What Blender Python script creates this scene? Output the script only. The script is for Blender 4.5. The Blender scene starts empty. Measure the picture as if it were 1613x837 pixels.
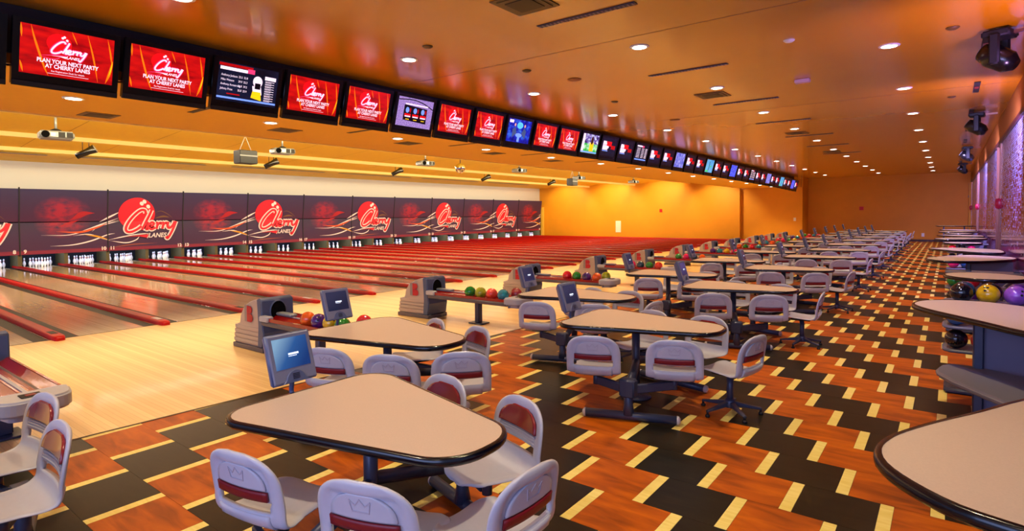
import bpy, bmesh, math, random
from mathutils import Vector, Matrix
random.seed(7)
R = math.radians
SC = bpy.context.scene
COL = SC.collection

# ------------------------------------------------------------------ camera
CAM_H = 2.0721
yaw, pitch, roll, FPX, CY = 0.6517, 0.03, -0.0089, 904.63, 365.52
fw = Vector((-math.sin(yaw), math.cos(yaw), 0)); rt = Vector((math.cos(yaw), math.sin(yaw), 0)); up = Vector((0, 0, 1))
f2 = fw*math.cos(pitch) - up*math.sin(pitch); u2 = up*math.cos(pitch) + fw*math.sin(pitch)
r3 = rt*math.cos(roll) + u2*math.sin(roll); u3 = u2*math.cos(roll) - rt*math.sin(roll)
cam_d = bpy.data.cameras.new('camera'); cam = bpy.data.objects.new('camera', cam_d); COL.objects.link(cam)
cam.matrix_world = Matrix(((r3.x, u3.x, -f2.x, 0), (r3.y, u3.y, -f2.y, 0), (r3.z, u3.z, -f2.z, CAM_H), (0, 0, 0, 1)))
cam_d.lens = FPX/1613*36; cam_d.sensor_width = 36; cam_d.sensor_fit = 'HORIZONTAL'
cam_d.shift_y = (CY-418.5)/1613; cam_d.clip_end = 300
SC.camera = cam
# ------------------------------------------------------------------ world: even cool fill, added; enters by the room side left open
W = bpy.data.worlds.new('world'); SC.world = W; W.use_nodes = True
bg = W.node_tree.nodes['Background']; bg.inputs[0].default_value = (0.48, 0.56, 1.0, 1); bg.inputs[1].default_value = 0.55
SC.view_settings.view_transform = 'Standard'; SC.view_settings.look = 'None'; SC.view_settings.gamma = 1
SC.view_settings.exposure = 0.0
SPOT_AISLE, SPOT_MID, SPOT_EDGE, SPOT_APP = 410, 400, 400, 640
COVE_W, WALL_W, PIN_W = 1000, 200, 90

def area(name, loc, rot, sx, sy, power, color):
    l = bpy.data.lights.new(name, 'AREA'); l.shape = 'RECTANGLE'; l.size = sx; l.size_y = sy; l.energy = power; l.color = color
    o = bpy.data.objects.new(name, l); COL.objects.link(o); o.location = loc; o.rotation_euler = rot
    return o
# added cool fill behind the camera, no fitting of the room
area('added_cool_fill', (-1.5, -4.5, 2.6), (R(78), 0, R(12)), 8, 3, 330, (0.40, 0.52, 1.0))
# fluorescent strips hidden behind the ceiling lips over the lanes
for k, (x, z) in enumerate(((-16.95, 4.60), (-21.75, 4.60), (-26.2, 4.60))):
    area('cove_light', (x, 21, z), (0, R(97), 0), 0.18, 48, COVE_W*(0.3 if k == 2 else 1), (1.0, 0.92, 0.78) if k == 2 else (1.0, 0.84, 0.50))
area('mask_wall_light', (-27.9, 21, 4.5), (0, R(60), 0), 0.3, 48, WALL_W, (1.0, 0.96, 0.86))
# unseen downward area lights added over the lanes to brighten them
for x in (-14.0, -19.2, -24.0):
    area('added_lane_fill', (x, 21, 4.42), (0, 0, 0), 0.10, 46, 820, (1.0, 0.86, 0.64))
area('pin_light', (-31.15, 21, 0.95), (0, R(14), 0), 0.15, 48, PIN_W*6, (0.55, 0.68, 1.0))
for x, y in ((-14.4, 42.6), (-18.9, 42.4), (-23.4, 42.4), (-28.0, 42.4)):
    l = bpy.data.lights.new('wall_washer', 'SPOT'); l.energy = 520; l.color = (1.0, 0.78, 0.36); l.spot_size = R(100); l.spot_blend = 0.5; l.shadow_soft_size = 0.15
    o = bpy.data.objects.new('wall_washer', l); COL.objects.link(o); o.location = (x, y, 4.45 if x < -16 else 4.0)
    o.rotation_euler = Vector((0, 1.0, -0.75)).to_track_quat('-Z', 'Y').to_euler()
# purple stage light washing the mosaic wall
for y in (5.2, 14, 20, 27, 34):
    l = bpy.data.lights.new('stage_beam', 'SPOT'); l.energy = 1500 if y > 6 else 420; l.color = (0.50, 0.40, 1.0); l.spot_size = R(95); l.spot_blend = 0.9; l.shadow_soft_size = 0.1
    o = bpy.data.objects.new('stage_beam', l); COL.objects.link(o); o.location = (-0.1, y, 4.2)
    o.rotation_euler = Vector((1.2, 3.0, -1.9)).to_track_quat('-Z', 'Y').to_euler()
for y in (9.0, 14.5):
    l = bpy.data.lights.new('stage_uplight', 'SPOT'); l.energy = 260; l.color = (0.75, 0.35, 1.0); l.spot_size = R(110); l.spot_blend = 0.8; l.shadow_soft_size = 0.1
    o = bpy.data.objects.new('stage_uplight', l); COL.objects.link(o); o.location = (0.9, y, 3.2)
    o.rotation_euler = Vector((-0.7, 0.5, 1.0)).to_track_quat('-Z', 'Y').to_euler()

# ------------------------------------------------------------------ materials
def lin(c): return tuple(((v/255)/12.92 if v/255 <= 0.04045 else ((v/255+0.055)/1.055)**2.4) for v in c)
MATS = {}
def mat(name, rgb, rough=0.5, metal=0.0, coat=0.0, emit=0.0, noise=0.0, nscale=8.0, stretch=(1, 1, 1), bump=0.0, spec=0.5, emit_rgb=None):
    if name in MATS: return MATS[name]
    m = bpy.data.materials.new(name); m.use_nodes = True; nt = m.node_tree; b = nt.nodes['Principled BSDF']
    c = lin(rgb)+(1,)
    b.inputs['Base Color'].default_value = c; b.inputs['Roughness'].default_value = rough; b.inputs['Metallic'].default_value = metal
    b.inputs['Coat Weight'].default_value = coat; b.inputs['Coat Roughness'].default_value = 0.08; b.inputs['Specular IOR Level'].default_value = spec
    if emit:
        b.inputs['Emission Color'].default_value = lin(emit_rgb or rgb)+(1,); b.inputs['Emission Strength'].default_value = emit
    if noise or bump:
        tc = nt.nodes.new('ShaderNodeTexCoord'); mp = nt.nodes.new('ShaderNodeMapping'); mp.inputs['Scale'].default_value = stretch
        nz = nt.nodes.new('ShaderNodeTexNoise'); nz.inputs['Scale'].default_value = nscale; nz.inputs['Detail'].default_value = 5
        nt.links.new(tc.outputs['Object'], mp.inputs[0]); nt.links.new(mp.outputs[0], nz.inputs['Vector'])
        if noise:
            rmp = nt.nodes.new('ShaderNodeMapRange'); rmp.inputs[3].default_value = 1-noise; rmp.inputs[4].default_value = 1+noise
            rmp.inputs[1].default_value = 0.3; rmp.inputs[2].default_value = 0.7
            mx = nt.nodes.new('ShaderNodeVectorMath'); mx.operation = 'SCALE'; mx.inputs[0].default_value = c[:3]
            nt.links.new(nz.outputs[0], rmp.inputs[0]); nt.links.new(rmp.outputs[0], mx.inputs['Scale']); nt.links.new(mx.outputs[0], b.inputs['Base Color'])
        if bump:
            bp = nt.nodes.new('ShaderNodeBump'); bp.inputs['Strength'].default_value = bump; bp.inputs['Distance'].default_value = 0.01
            nt.links.new(nz.outputs[0], bp.inputs['Height']); nt.links.new(bp.outputs[0], b.inputs['Normal'])
    MATS[name] = m
    return m
def node_mat(name, build, rough=0.3, coat=0.0):
    m = mat(name, (128, 128, 128), rough, coat=coat); nt = m.node_tree
    build(nt, nt.nodes['Principled BSDF']); return m
def N(nt, t, **kw):
    n = nt.nodes.new(t)
    for k, v in kw.items(): setattr(n, k, v)
    return n
def math_n(nt, op, a, b=None):
    n = nt.nodes.new('ShaderNodeMath'); n.operation = op
    for i, v in enumerate((a, b)):
        if v is None: continue
        if isinstance(v, (int, float)): n.inputs[i].default_value = v
        else: nt.links.new(v, n.inputs[i])
    return n.outputs[0]
def ramp(nt, fac, stops, interp='LINEAR'):
    r = nt.nodes.new('ShaderNodeValToRGB'); r.color_ramp.interpolation = interp
    e = r.color_ramp.elements
    while len(e) < len(stops): e.new(0.5)
    for el, (p, c) in zip(e, stops): el.position = p; el.color = lin(c)+(1,)
    nt.links.new(fac, r.inputs[0]); return r.outputs[0]
def mixc(nt, fac, a, b, mode='MIX'):
    n = nt.nodes.new('ShaderNodeMix'); n.data_type = 'RGBA'; n.blend_type = mode
    if isinstance(fac, (int, float)): n.inputs[0].default_value = fac
    else: nt.links.new(fac, n.inputs[0])
    for i, v in ((6, a), (7, b)):
        if isinstance(v, tuple): n.inputs[i].default_value = lin(v)+(1,)
        else: nt.links.new(v, n.inputs[i])
    return n.outputs[2]

M_ceil = mat('ceiling_paint', (196, 130, 2), 0.24, coat=0.2, noise=0.03, nscale=0.6, spec=0.8)
M_wall = mat('orange_paint', (218, 146, 14), 0.6, noise=0.03, nscale=1.5, bump=0.03)
M_cream = mat('cream_paint', (214, 214, 204), 0.6)
M_yceil = mat('baffle_paint', (232, 188, 30), 0.6, noise=0.02)
M_lip = mat('lip_paint', (250, 226, 150), 0.6)
M_black = mat('black_gloss', (10, 10, 14), 0.25)
M_mblack = mat('black_matt', (14, 14, 20), 0.6)
M_void = mat('dark_void', (4, 4, 6), 0.9, spec=0.1)
M_shell = mat('grey_moulded_plastic', (188, 188, 202), 0.34, noise=0.02, nscale=30)
M_red = mat('dark_red_vinyl', (128, 10, 22), 0.22, coat=0.5)
M_redband = mat('red_band', (124, 14, 30), 0.4)
M_blue = mat('slate_blue_metal', (60, 66, 92), 0.35, metal=0.2)
M_bluegrey = mat('blue_grey_plastic', (86, 96, 132), 0.35)
M_lgrey = mat('light_grey_plastic', (184, 178, 178), 0.4)
M_cap = mat('silver_cap', (196, 186, 190), 0.3)
M_lam = mat('beige_laminate', (204, 182, 164), 0.36, noise=0.04, nscale=120)
M_edge = mat('black_vinyl_edge', (6, 7, 18), 0.22, coat=0.15)
M_gut = mat('red_gutter', (190, 14, 2), 0.18, coat=0.7)
M_div = mat('dark_red_capping', (176, 6, 2), 0.42, spec=0.3)
M_white = mat('white_plastic', (238, 238, 240), 0.35)
M_silver = mat('silver_plastic', (150, 158, 165), 0.35, metal=0.3)
M_lamp = mat('lamp_disc', (255, 240, 225), 0.5, emit=14.0)
M_lamp2 = mat('lamp_disc_cool', (255, 235, 230), 0.5, emit=6.0)
M_pin = mat('pin_white', (244, 244, 250), 0.2, coat=0.5)
M_pinred = mat('pin_stripe', (200, 20, 40), 0.3)
M_pit = mat('pit_curtain', (12, 12, 24), 0.8)
M_kick = mat('kickback_olive', (92, 84, 52), 0.6)
M_post = mat('yellow_post', (222, 178, 62), 0.5)

def wood(nt, b, base, dark, stripe, freq, sheen=0.0):
    tc = N(nt, 'ShaderNodeTexCoord'); sp = N(nt, 'ShaderNodeSeparateXYZ'); nt.links.new(tc.outputs['Object'], sp.inputs[0])
    y = math_n(nt, 'MULTIPLY', sp.outputs[1], freq); fl = math_n(nt, 'FLOOR', y); fr = math_n(nt, 'FRACT', y)
    wn = N(nt, 'ShaderNodeTexWhiteNoise', noise_dimensions='1D'); nt.links.new(fl, wn.inputs['W'])
    mp = N(nt, 'ShaderNodeMapping'); mp.inputs['Scale'].default_value = (1.2, 40, 1); nt.links.new(tc.outputs['Object'], mp.inputs[0])
    nz = N(nt, 'ShaderNodeTexNoise'); nz.inputs['Scale'].default_value = 1.0; nz.inputs['Detail'].default_value = 4; nt.links.new(mp.outputs[0], nz.inputs['Vector'])
    a = math_n(nt, 'ADD', math_n(nt, 'MULTIPLY', wn.outputs[0], 0.55), math_n(nt, 'MULTIPLY', nz.outputs[0], 0.45))
    c = ramp(nt, a, [(0.15, dark), (0.75, base)])
    seam = math_n(nt, 'LESS_THAN', fr, 0.07)
    nt.links.new(mixc(nt, math_n(nt, 'MULTIPLY', seam, 0.45), c, stripe), b.inputs['Base Color'])
M_app = node_mat('approach_maple', lambda nt, b: wood(nt, b, (248, 214, 150), (232, 190, 120), (170, 116, 56), 18.0), 0.30, 0.15)
M_lane = node_mat('lane_maple', lambda nt, b: wood(nt, b, (226, 206, 168), (210, 186, 144), (168, 134, 92), 36.0), 0.10, 0.4)

def plank(nt, b, stops, sc):
    tc = N(nt, 'ShaderNodeTexCoord'); oi = N(nt, 'ShaderNodeObjectInfo')
    ad = N(nt, 'ShaderNodeVectorMath', operation='ADD'); ge = N(nt, 'ShaderNodeNewGeometry')
    mp = N(nt, 'ShaderNodeMapping'); mp.inputs['Scale'].default_value = sc; nt.links.new(ge.outputs['Position'], mp.inputs[0])
    nz = N(nt, 'ShaderNodeTexNoise'); nz.inputs['Scale'].default_value = 1.0; nz.inputs['Detail'].default_value = 6; nz.inputs['Distortion'].default_value = 0.8
    nt.links.new(mp.outputs[0], nz.inputs['Vector'])
    nz2 = N(nt, 'ShaderNodeTexNoise'); nz2.inputs['Scale'].default_value = 1.7; nt.links.new(ge.outputs['Position'], nz2.inputs['Vector'])
    f = math_n(nt, 'ADD', math_n(nt, 'MULTIPLY', nz.outputs[0], 0.65), math_n(nt, 'MULTIPLY', nz2.outputs[0], 0.35))
    nt.links.new(ramp(nt, f, stops), b.inputs['Base Color'])
M_orange = node_mat('orange_wood_tile', lambda nt, b: plank(nt, b, [(0.28, (100, 42, 2)), (0.5, (176, 82, 2)), (0.72, (212, 108, 5))], (2.2, 9, 1)), 0.40)
M_orange.node_tree.nodes['Principled BSDF'].inputs['Specular IOR Level'].default_value = 0.28
M_dark = node_mat('dark_wood_tile', lambda nt, b: plank(nt, b, [(0.3, (20, 18, 12)), (0.6, (34, 31, 20)), (0.8, (64, 52, 24))], (3, 14, 1)), 0.32)
M_dark.node_tree.nodes['Principled BSDF'].inputs['Specular IOR Level'].default_value = 0.25
M_maple = node_mat('maple_strip', lambda nt, b: plank(nt, b, [(0.3, (228, 202, 96)), (0.6, (244, 224, 134)), (0.8, (252, 240, 172))], (4, 30, 1)), 0.35)

# ------------------------------------------------------------------ geometry helpers
class MB:
    def __init__(s): s.v = []; s.f = []; s.sm = []
    def add(s, vs, fs, smooth=False):
        o = len(s.v); s.v += [tuple(v) for v in vs]; s.f += [tuple(i+o for i in f) for f in fs]; s.sm += [smooth]*len(fs); return s
    def box(s, x0, x1, y0, y1, z0, z1):
        return s.add([(x0, y0, z0), (x1, y0, z0), (x1, y1, z0), (x0, y1, z0), (x0, y0, z1), (x1, y0, z1), (x1, y1, z1), (x0, y1, z1)],
                     [(0, 3, 2, 1), (4, 5, 6, 7), (0, 1, 5, 4), (1, 2, 6, 5), (2, 3, 7, 6), (3, 0, 4, 7)])
    def quad(s, a, b, c, d): return s.add([a, b, c, d], [(0, 1, 2, 3)])
    def tube(s, pts, r, n=10, caps=True, smooth=True):
        pts = [Vector(p) for p in pts]; rr = r if isinstance(r, (list, tuple)) else [r]*len(pts); vs = []; prev = None
        for i, p in enumerate(pts):
            t = (pts[min(i+1, len(pts)-1)]-pts[max(i-1, 0)]).normalized()
            a = Vector((0, 0, 1)) if abs(t.z) < 0.9 else Vector((1, 0, 0))
            if prev is not None: a = prev
            u = (a - t*a.dot(t)).normalized(); w = t.cross(u); prev = u
            for k in range(n):
                an = 2*math.pi*k/n; vs.append(p + (u*math.cos(an)+w*math.sin(an))*rr[i])
        fs = [(i*n+k, i*n+(k+1) % n, (i+1)*n+(k+1) % n, (i+1)*n+k) for i in range(len(pts)-1) for k in range(n)]
        s.add(vs, fs, smooth)
        if caps:
            s.add(vs[:n], [tuple(range(n-1, -1, -1))]); s.add(vs[-n:], [tuple(range(n))])
        return s
    def lathe(s, prof, n=20, c=(0, 0, 0), smooth=True):
        vs = []
        for r, z in prof:
            for k in range(n):
                a = 2*math.pi*k/n; vs.append((c[0]+r*math.cos(a), c[1]+r*math.sin(a), c[2]+z))
        fs = [(i*n+k, i*n+(k+1) % n, (i+1)*n+(k+1) % n, (i+1)*n+k) for i in range(len(prof)-1) for k in range(n)]
        s.add(vs, fs, smooth)
        if prof[0][0] > 1e-4: s.add(vs[:n], [tuple(range(n-1, -1, -1))])
        if prof[-1][0] > 1e-4: s.add(vs[-n:], [tuple(range(n))])
        return s
    def prism(s, out, z0, z1):
        n = len(out)
        return s.add([(x, y, z0) for x, y in out]+[(x, y, z1) for x, y in out],
                     [tuple(range(n-1, -1, -1)), tuple(range(n, 2*n))]+[(i, (i+1) % n, n+(i+1) % n, n+i) for i in range(n)])
    def xform(s, M):
        s.v = [tuple(M @ Vector(v)) for v in s.v]; return s
    def mesh(s, name, m, bevel=0.0, seg=2):
        me = bpy.data.meshes.new(name); me.from_pydata(s.v, [], s.f)
        me.polygons.foreach_set('use_smooth', s.sm if len(s.sm) == len(me.polygons) else [False]*len(me.polygons))
        if bevel or True:
            bm = bmesh.new(); bm.from_mesh(me)
            bmesh.ops.remove_doubles(bm, verts=bm.verts, dist=1e-5)
            if bevel:
                ed = [e for e in bm.edges if len(e.link_faces) == 2 and e.calc_face_angle(0) > R(35)]
                res = bmesh.ops.bevel(bm, geom=ed, offset=bevel, segments=seg, affect='EDGES', clamp_overlap=True)
                for f in res['faces']: f.smooth = True
            bm.to_mesh(me); bm.free()
        me.materials.append(m); return me
    def build(s, name, m, parent=None, loc=(0, 0, 0), bevel=0.0, seg=2, rot=None):
        return link(name, s.mesh(name, m, bevel, seg), parent, loc, rot)
def link(name, me, parent=None, loc=(0, 0, 0), rot=None):
    o = bpy.data.objects.new(name, me); COL.objects.link(o)
    if parent: o.parent = parent
    o.location = loc
    if rot: o.rotation_euler = rot
    return o
def tag(o, label=None, cat=None, group=None, kind=None):
    if label: o['label'] = label
    if cat: o['category'] = cat
    if group: o['group'] = group
    if kind: o['kind'] = kind
    return o
def thing(name, label, cat, loc=(0, 0, 0), rz=0, group=None):
    o = bpy.data.objects.new(name, None); COL.objects.link(o); o.location = loc; o.rotation_euler = (0, 0, rz); o.empty_display_size = 0.1
    return tag(o, label, cat, group)
def dup(root, loc=None, rz=None, label=None, group=None, rot=None):
    def cp(o, par):
        c = o.copy(); COL.objects.link(c); c.parent = par
        for ch in o.children: cp(ch, c)
        return c
    r = cp(root, None)
    if loc is not None: r.location = loc
    if rz is not None: r.rotation_euler = (0, 0, rz)
    if rot is not None: r.rotation_euler = rot
    if label: r['label'] = label
    if group: r['group'] = group
    return r
def catmull(pts, sub=6):
    P = [Vector(p) for p in pts]; P = [P[0]*2-P[1]]+P+[P[-1]*2-P[-2]]; out = []
    for i in range(1, len(P)-2):
        for k in range(sub):
            t = k/sub; a, b, c, d = P[i-1], P[i], P[i+1], P[i+2]
            out.append(0.5*((2*b)+(c-a)*t+(2*a-5*b+4*c-d)*t*t+(3*b-a-3*c+d)*t**3))
    out.append(P[-2]); return out
NW = 'zero one two three four five six seven eight nine ten eleven twelve thirteen fourteen fifteen sixteen seventeen eighteen nineteen twenty'.split()
def word(n):
    if n <= 20: return NW[n]
    return ('twenty', 'thirty', 'forty')[n//10-2]+('-'+NW[n % 10] if n % 10 else '')
def ordw(n):
    w = word(n); sp = {'one': 'first', 'two': 'second', 'three': 'third', 'five': 'fifth', 'eight': 'eighth', 'nine': 'ninth', 'twelve': 'twelfth'}
    h, _, t_ = w.rpartition('-'); t_ = sp.get(t_, t_[:-1]+'ieth' if t_.endswith('y') else t_+'th'); return h+('-' if h else '')+t_
ORD = ['nearest', 'second', 'third', 'fourth', 'fifth', 'sixth', 'seventh', 'eighth', 'ninth', 'tenth', 'eleventh', 'twelfth', 'thirteenth', 'fourteenth', 'fifteenth', 'sixteenth']
TXT = {}
def text_faces(s, size, bold=0.0, shear=0.0, align='CENTER', sx=1.0):
    """flat triangles of a word, in the u,v plane, from Blender's built-in font"""
    key = (s, size, bold, shear, align, sx)
    if key in TXT: return TXT[key]
    cu = bpy.data.curves.new('t', 'FONT'); cu.body = s; cu.size = size; cu.offset = bold; cu.shear = shear; cu.align_x = align; cu.resolution_u = 3
    ob = bpy.data.objects.new('t', cu); COL.objects.link(ob)
    dg = bpy.context.evaluated_depsgraph_get(); me = bpy.data.meshes.new_from_object(ob.evaluated_get(dg))
    vs = [(v.co.x*sx, v.co.y) for v in me.vertices]; fs = [tuple(p.vertices) for p in me.polygons]
    bpy.data.objects.remove(ob); bpy.data.curves.remove(cu); bpy.data.meshes.remove(me)
    TXT[key] = (vs, fs); return TXT[key]
class Flat(MB):
    """flat print on a plane: u to the right, v up, facing +X ( u=+Y, v=+Z )"""
    def __init__(s, d=0.0, step=0.0): super().__init__(); s.d = d; s.step = step
    def text(s, t, u, v, size, **k):
        vs, fs = text_faces(t, size, **k); s.add([(s.d, a+u, b+v) for a, b in vs], fs); return s
    def poly(s, pts): s.add([(s.d, a, b) for a, b in pts], [tuple(range(len(pts)))]); return s
    def rect(s, u0, u1, v0, v1): return s.poly([(u0, v0), (u1, v0), (u1, v1), (u0, v1)])
    def disc(s, u, v, ru, rv, a=0, n=24):
        return s.poly([(u+ru*math.cos(t)*math.cos(a)-rv*math.sin(t)*math.sin(a), v+ru*math.cos(t)*math.sin(a)+rv*math.sin(t)*math.cos(a)) for t in [2*math.pi*k/n for k in range(n)]])
    def ribbon(s, pts, w, taper=True, sub=6, flat=False):
        s.d += s.step
        P = catmull([(x, y, 0) for x, y in pts], sub); n = len(P); vs = []
        for i, p in enumerate(P):
            t = (P[min(i+1, n-1)]-P[max(i-1, 0)]).normalized(); nn = Vector((-t.y, t.x, 0))
            f = i/(n-1); k = 1.0
            if taper: k = max(0.05, min(1, f*5, (1-f)*5)) if not flat else math.sin(math.pi*min(max(f, .02), .98))
            vs += [(s.d, p.x+nn.x*w/2*k, p.y+nn.y*w/2*k), (s.d, p.x-nn.x*w/2*k, p.y-nn.y*w/2*k)]
        s.add(vs, [(2*i+1, 2*i+3, 2*i+2, 2*i) for i in range(n-1)]); return s

# ------------------------------------------------------------------ key dimensions
XF, XM, XW, YB, ZC, ZA = -12.2, -30.97, 1.05, 47.9, 4.585, 3.9
def cap_y(k): return 3.05+1.66*k+0.0030*k*k            # lane dividers at the foul line
MASKY = [6.6, 9.77, 13.04, 16.4, 19.85, 23.38, 26.93, 30.57, 34.15, 37.83, 41.44, 45.08]
def mask_y(k):                                          # lane dividers at the pin deck
    i = (k-2)/2
    if i < 0: return 6.6+3.2*i
    j = min(int(i), 10); return MASKY[j]+(MASKY[j+1]-MASKY[j])*(i-j)
def edge_x(y): return min(-6.1, -6.5+0.05*(y-1.7))      # where the approach meets the tiled floor

# ------------------------------------------------------------------ setting
MB().box(-36, 9, -6, YB+0.4, -0.30, -0.006).build('floor', M_mblack, None); FLOOR = bpy.data.objects['floor']; tag(FLOOR, kind='structure')
def hx(h): return -0.086+0.283*h if h > -3 else -0.086+0.283*h-0.0026*(h+3)**2
ROW = 0.497; Y0 = 7.745
cells = []
for r in range(-18, 81):
    y0 = Y0+r*ROW; y1 = y0+ROW
    if y0 > YB: break
    y1 = min(y1, YB)
    for n in range(-12, 8):
        h = r+2*n
        if h < -24 or h > 10:
            if h < -26: continue
        pass
    # bar half-index h has the same parity as r
    for h in range(-24, 12):
        if (h-r) % 2: continue
        n = (h-r)//2
        cells.append((r, n, hx(h), hx(h+2), y0, y1, (n+r) % 2 == 0))
tiles = []; strips = []
for r, n, xa, xb, y0, y1, org in cells:
    ex = edge_x((y0+y1)/2)
    if xb <= ex+0.02 or xa > 3.4: continue
    bw = 0.082
    if xa+bw > ex+0.01: strips.append((max(xa, ex), xa+bw, y0, y1))
    tiles.append((max(xa+bw, ex), xb, y0, y1, org))
def in_view(x, y):
    d = x*fw.x+y*fw.y
    if d < 0.6: return False
    px = 806.5+FPX*(x*rt.x+y*rt.y)/d; py = CY+FPX*(CAM_H/d)
    return -60 < px < 1680 and py < 900
def dist(t): return math.hypot((t[0]+t[1])/2, (t[2]+t[3])/2)
def floor_parts(lst, name, mfun, top):
    vis = sorted([t for t in lst if in_view((t[0]+t[1])/2, (t[2]+t[3])/2)], key=dist)
    near = set(id(t) for t in vis[:290]); cache = {}
    rest = {}
    for t in lst:
        x0, x1, y0, y1 = t[:4]; g = 0.0012
        m = mfun(t)
        if id(t) in near:
            key = (round(x1-x0, 3), round(y1-y0, 3), m.name)
            if key not in cache: cache[key] = MB().box(g, x1-x0-g, g, y1-y0-g, -0.006, top).mesh(name, m)
            link(name, cache[key], FLOOR, (x0, y0, 0))
        else: rest.setdefault(m.name, (m, MB()))[1].box(x0+g, x1-g, y0+g, y1-g, -0.006, top)
    for m, b in rest.values(): tag(b.build(name, m, FLOOR), kind='stuff')
floor_parts(tiles, 'floor_tile', lambda t: M_orange if t[4] else M_dark, 0.0)
floor_parts(strips, 'maple_strip', lambda t: M_maple, 0.0)
# approach boards, one floor slab over all lanes
ap = MB(); ys = [-6+ i*1.0 for i in range(0, 55)]
for a, b in zip(ys, ys[1:]):
    ap.add([(XF, a, -0.002), (edge_x(a)-0.02, a, -0.002), (edge_x(b)-0.02, b, -0.002), (XF, b, -0.002)], [(0, 1, 2, 3)])
tag(ap.build('approach_boards', M_app, FLOOR))
tr = MB()
for a, b in zip(ys, ys[1:]):
    if b > YB: b = YB
    if a >= b: break
    tr.add([(edge_x(a)-0.022, a, 0.003), (edge_x(a)+0.012, a, 0.003), (edge_x(b)+0.012, b, 0.003), (edge_x(b)-0.022, b, 0.003)], [(0, 1, 2, 3)])
tag(tr.build('trim_1', mat('bronze_trim', (70, 48, 26), 0.4, metal=0.5)), kind='structure')
fl = MB().box(XF-0.012, XF+0.012, -5, 45.3, -0.003, 0.0005)
tag(fl.build('foul_line', M_mblack, FLOOR))

# walls
WLS = 45.45
tag(MB().box(XM-1.4, -12.78, WLS, WLS+0.36, 0, 5.1).box(-12.79, -8.6, WLS+0.36, WLS+0.5, 3.9, 4.7).build('wall_lane_side', M_wall), kind='structure')
tag(MB().box(-12.79, -8.5, WLS+0.35, WLS+0.55, 0, ZA-0.01).build('wall_pilaster', M_wall), kind='structure')
tag(MB().box(-8.8, 9.2, YB, YB+0.2, 0, 4.7).box(-8.6, -8.5, WLS+0.56, YB, 0, ZC-0.01).build('wall_back', M_wall), kind='structure')
tag(MB().box(XM-1.6, XM-1.4, -6, WLS, 2.6, 5.1).build('wall_pinsetter', M_cream), kind='structure')
tag(MB().box(XM-0.42, XM-0.34, -6, WLS, 3.2, 4.62).build('wall_mask_upper', M_cream), kind='structure')
tag(MB().box(-8.8, XW, YB-0.02, YB-0.001, 0, 0.14).build('baseboard_back', mat('brown_base', (60, 28, 10), 0.5)), kind='structure')
# ceilings
tag(MB().box(-8.8, XW+0.4, -6, YB, ZC, ZC+0.15).box(XW, 9.2, 2, YB, 4.75, 4.9).build('ceiling', M_ceil), kind='structure')
ca = MB().box(-12.6, -8.82, -6, YB-0.7, ZA, ZA+0.1)
ca.add([(-16.6, -6, 4.56), (-12.6, -6, ZA), (-12.6, WLS, ZA), (-16.6, WLS, 4.56), (-16.6, -6, 4.7), (-12.6, -6, ZA+.1), (-12.6, WLS, ZA+.1), (-16.6, WLS, 4.7)], [(0, 3, 2, 1), (4, 5, 6, 7), (0, 1, 5, 4), (3, 7, 6, 2)])
tag(ca.build('ceiling_approach', mat('approach_ceiling_paint', (216, 158, 2), 0.6, noise=0.02)), kind='structure')
tag(MB().box(-8.95, -8.8, -6, YB-0.7, ZA-0.0, ZC+0.1).build('wall_bulkhead', M_ceil), kind='structure')
LIPS = [-16.62, -21.4, -25.85]
for k, x in enumerate(LIPS):
    tag(MB().box(x-0.10, x, -6, WLS, 4.45, 4.58).build('trim_%d' % (k+2), M_lip), kind='structure')
    xe = LIPS[k+1] if k < 2 else XM-0.34
    ze = 4.58 if k < 2 else 4.52
    zs = 4.92 if k < 2 else 4.74
    m = MB().add([(x-0.1, -6, 4.58), (x-0.1, WLS, 4.58), (x-0.15, WLS, zs), (x-0.15, -6, zs), (xe, -6, ze), (xe, WLS, ze)], [(0, 1, 2, 3), (3, 2, 5, 4)])
    o = tag(m.build('ceiling_lane_bay', M_yceil), kind='structure')
    # seams between the ceiling boards of the bay
    sm = MB()
    for j in range(22):
        y = -4+j*2.4
        sm.add([(x-0.16, y, zs-0.004), (x-0.16, y+0.015, zs-0.004), (xe+0.02, y+0.015, ze-0.004), (xe+0.02, y, ze-0.004)], [(0, 1, 2, 3)])
    sm.build('seam', mat('seam_brown', (150, 92, 20), 0.7), o)
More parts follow.
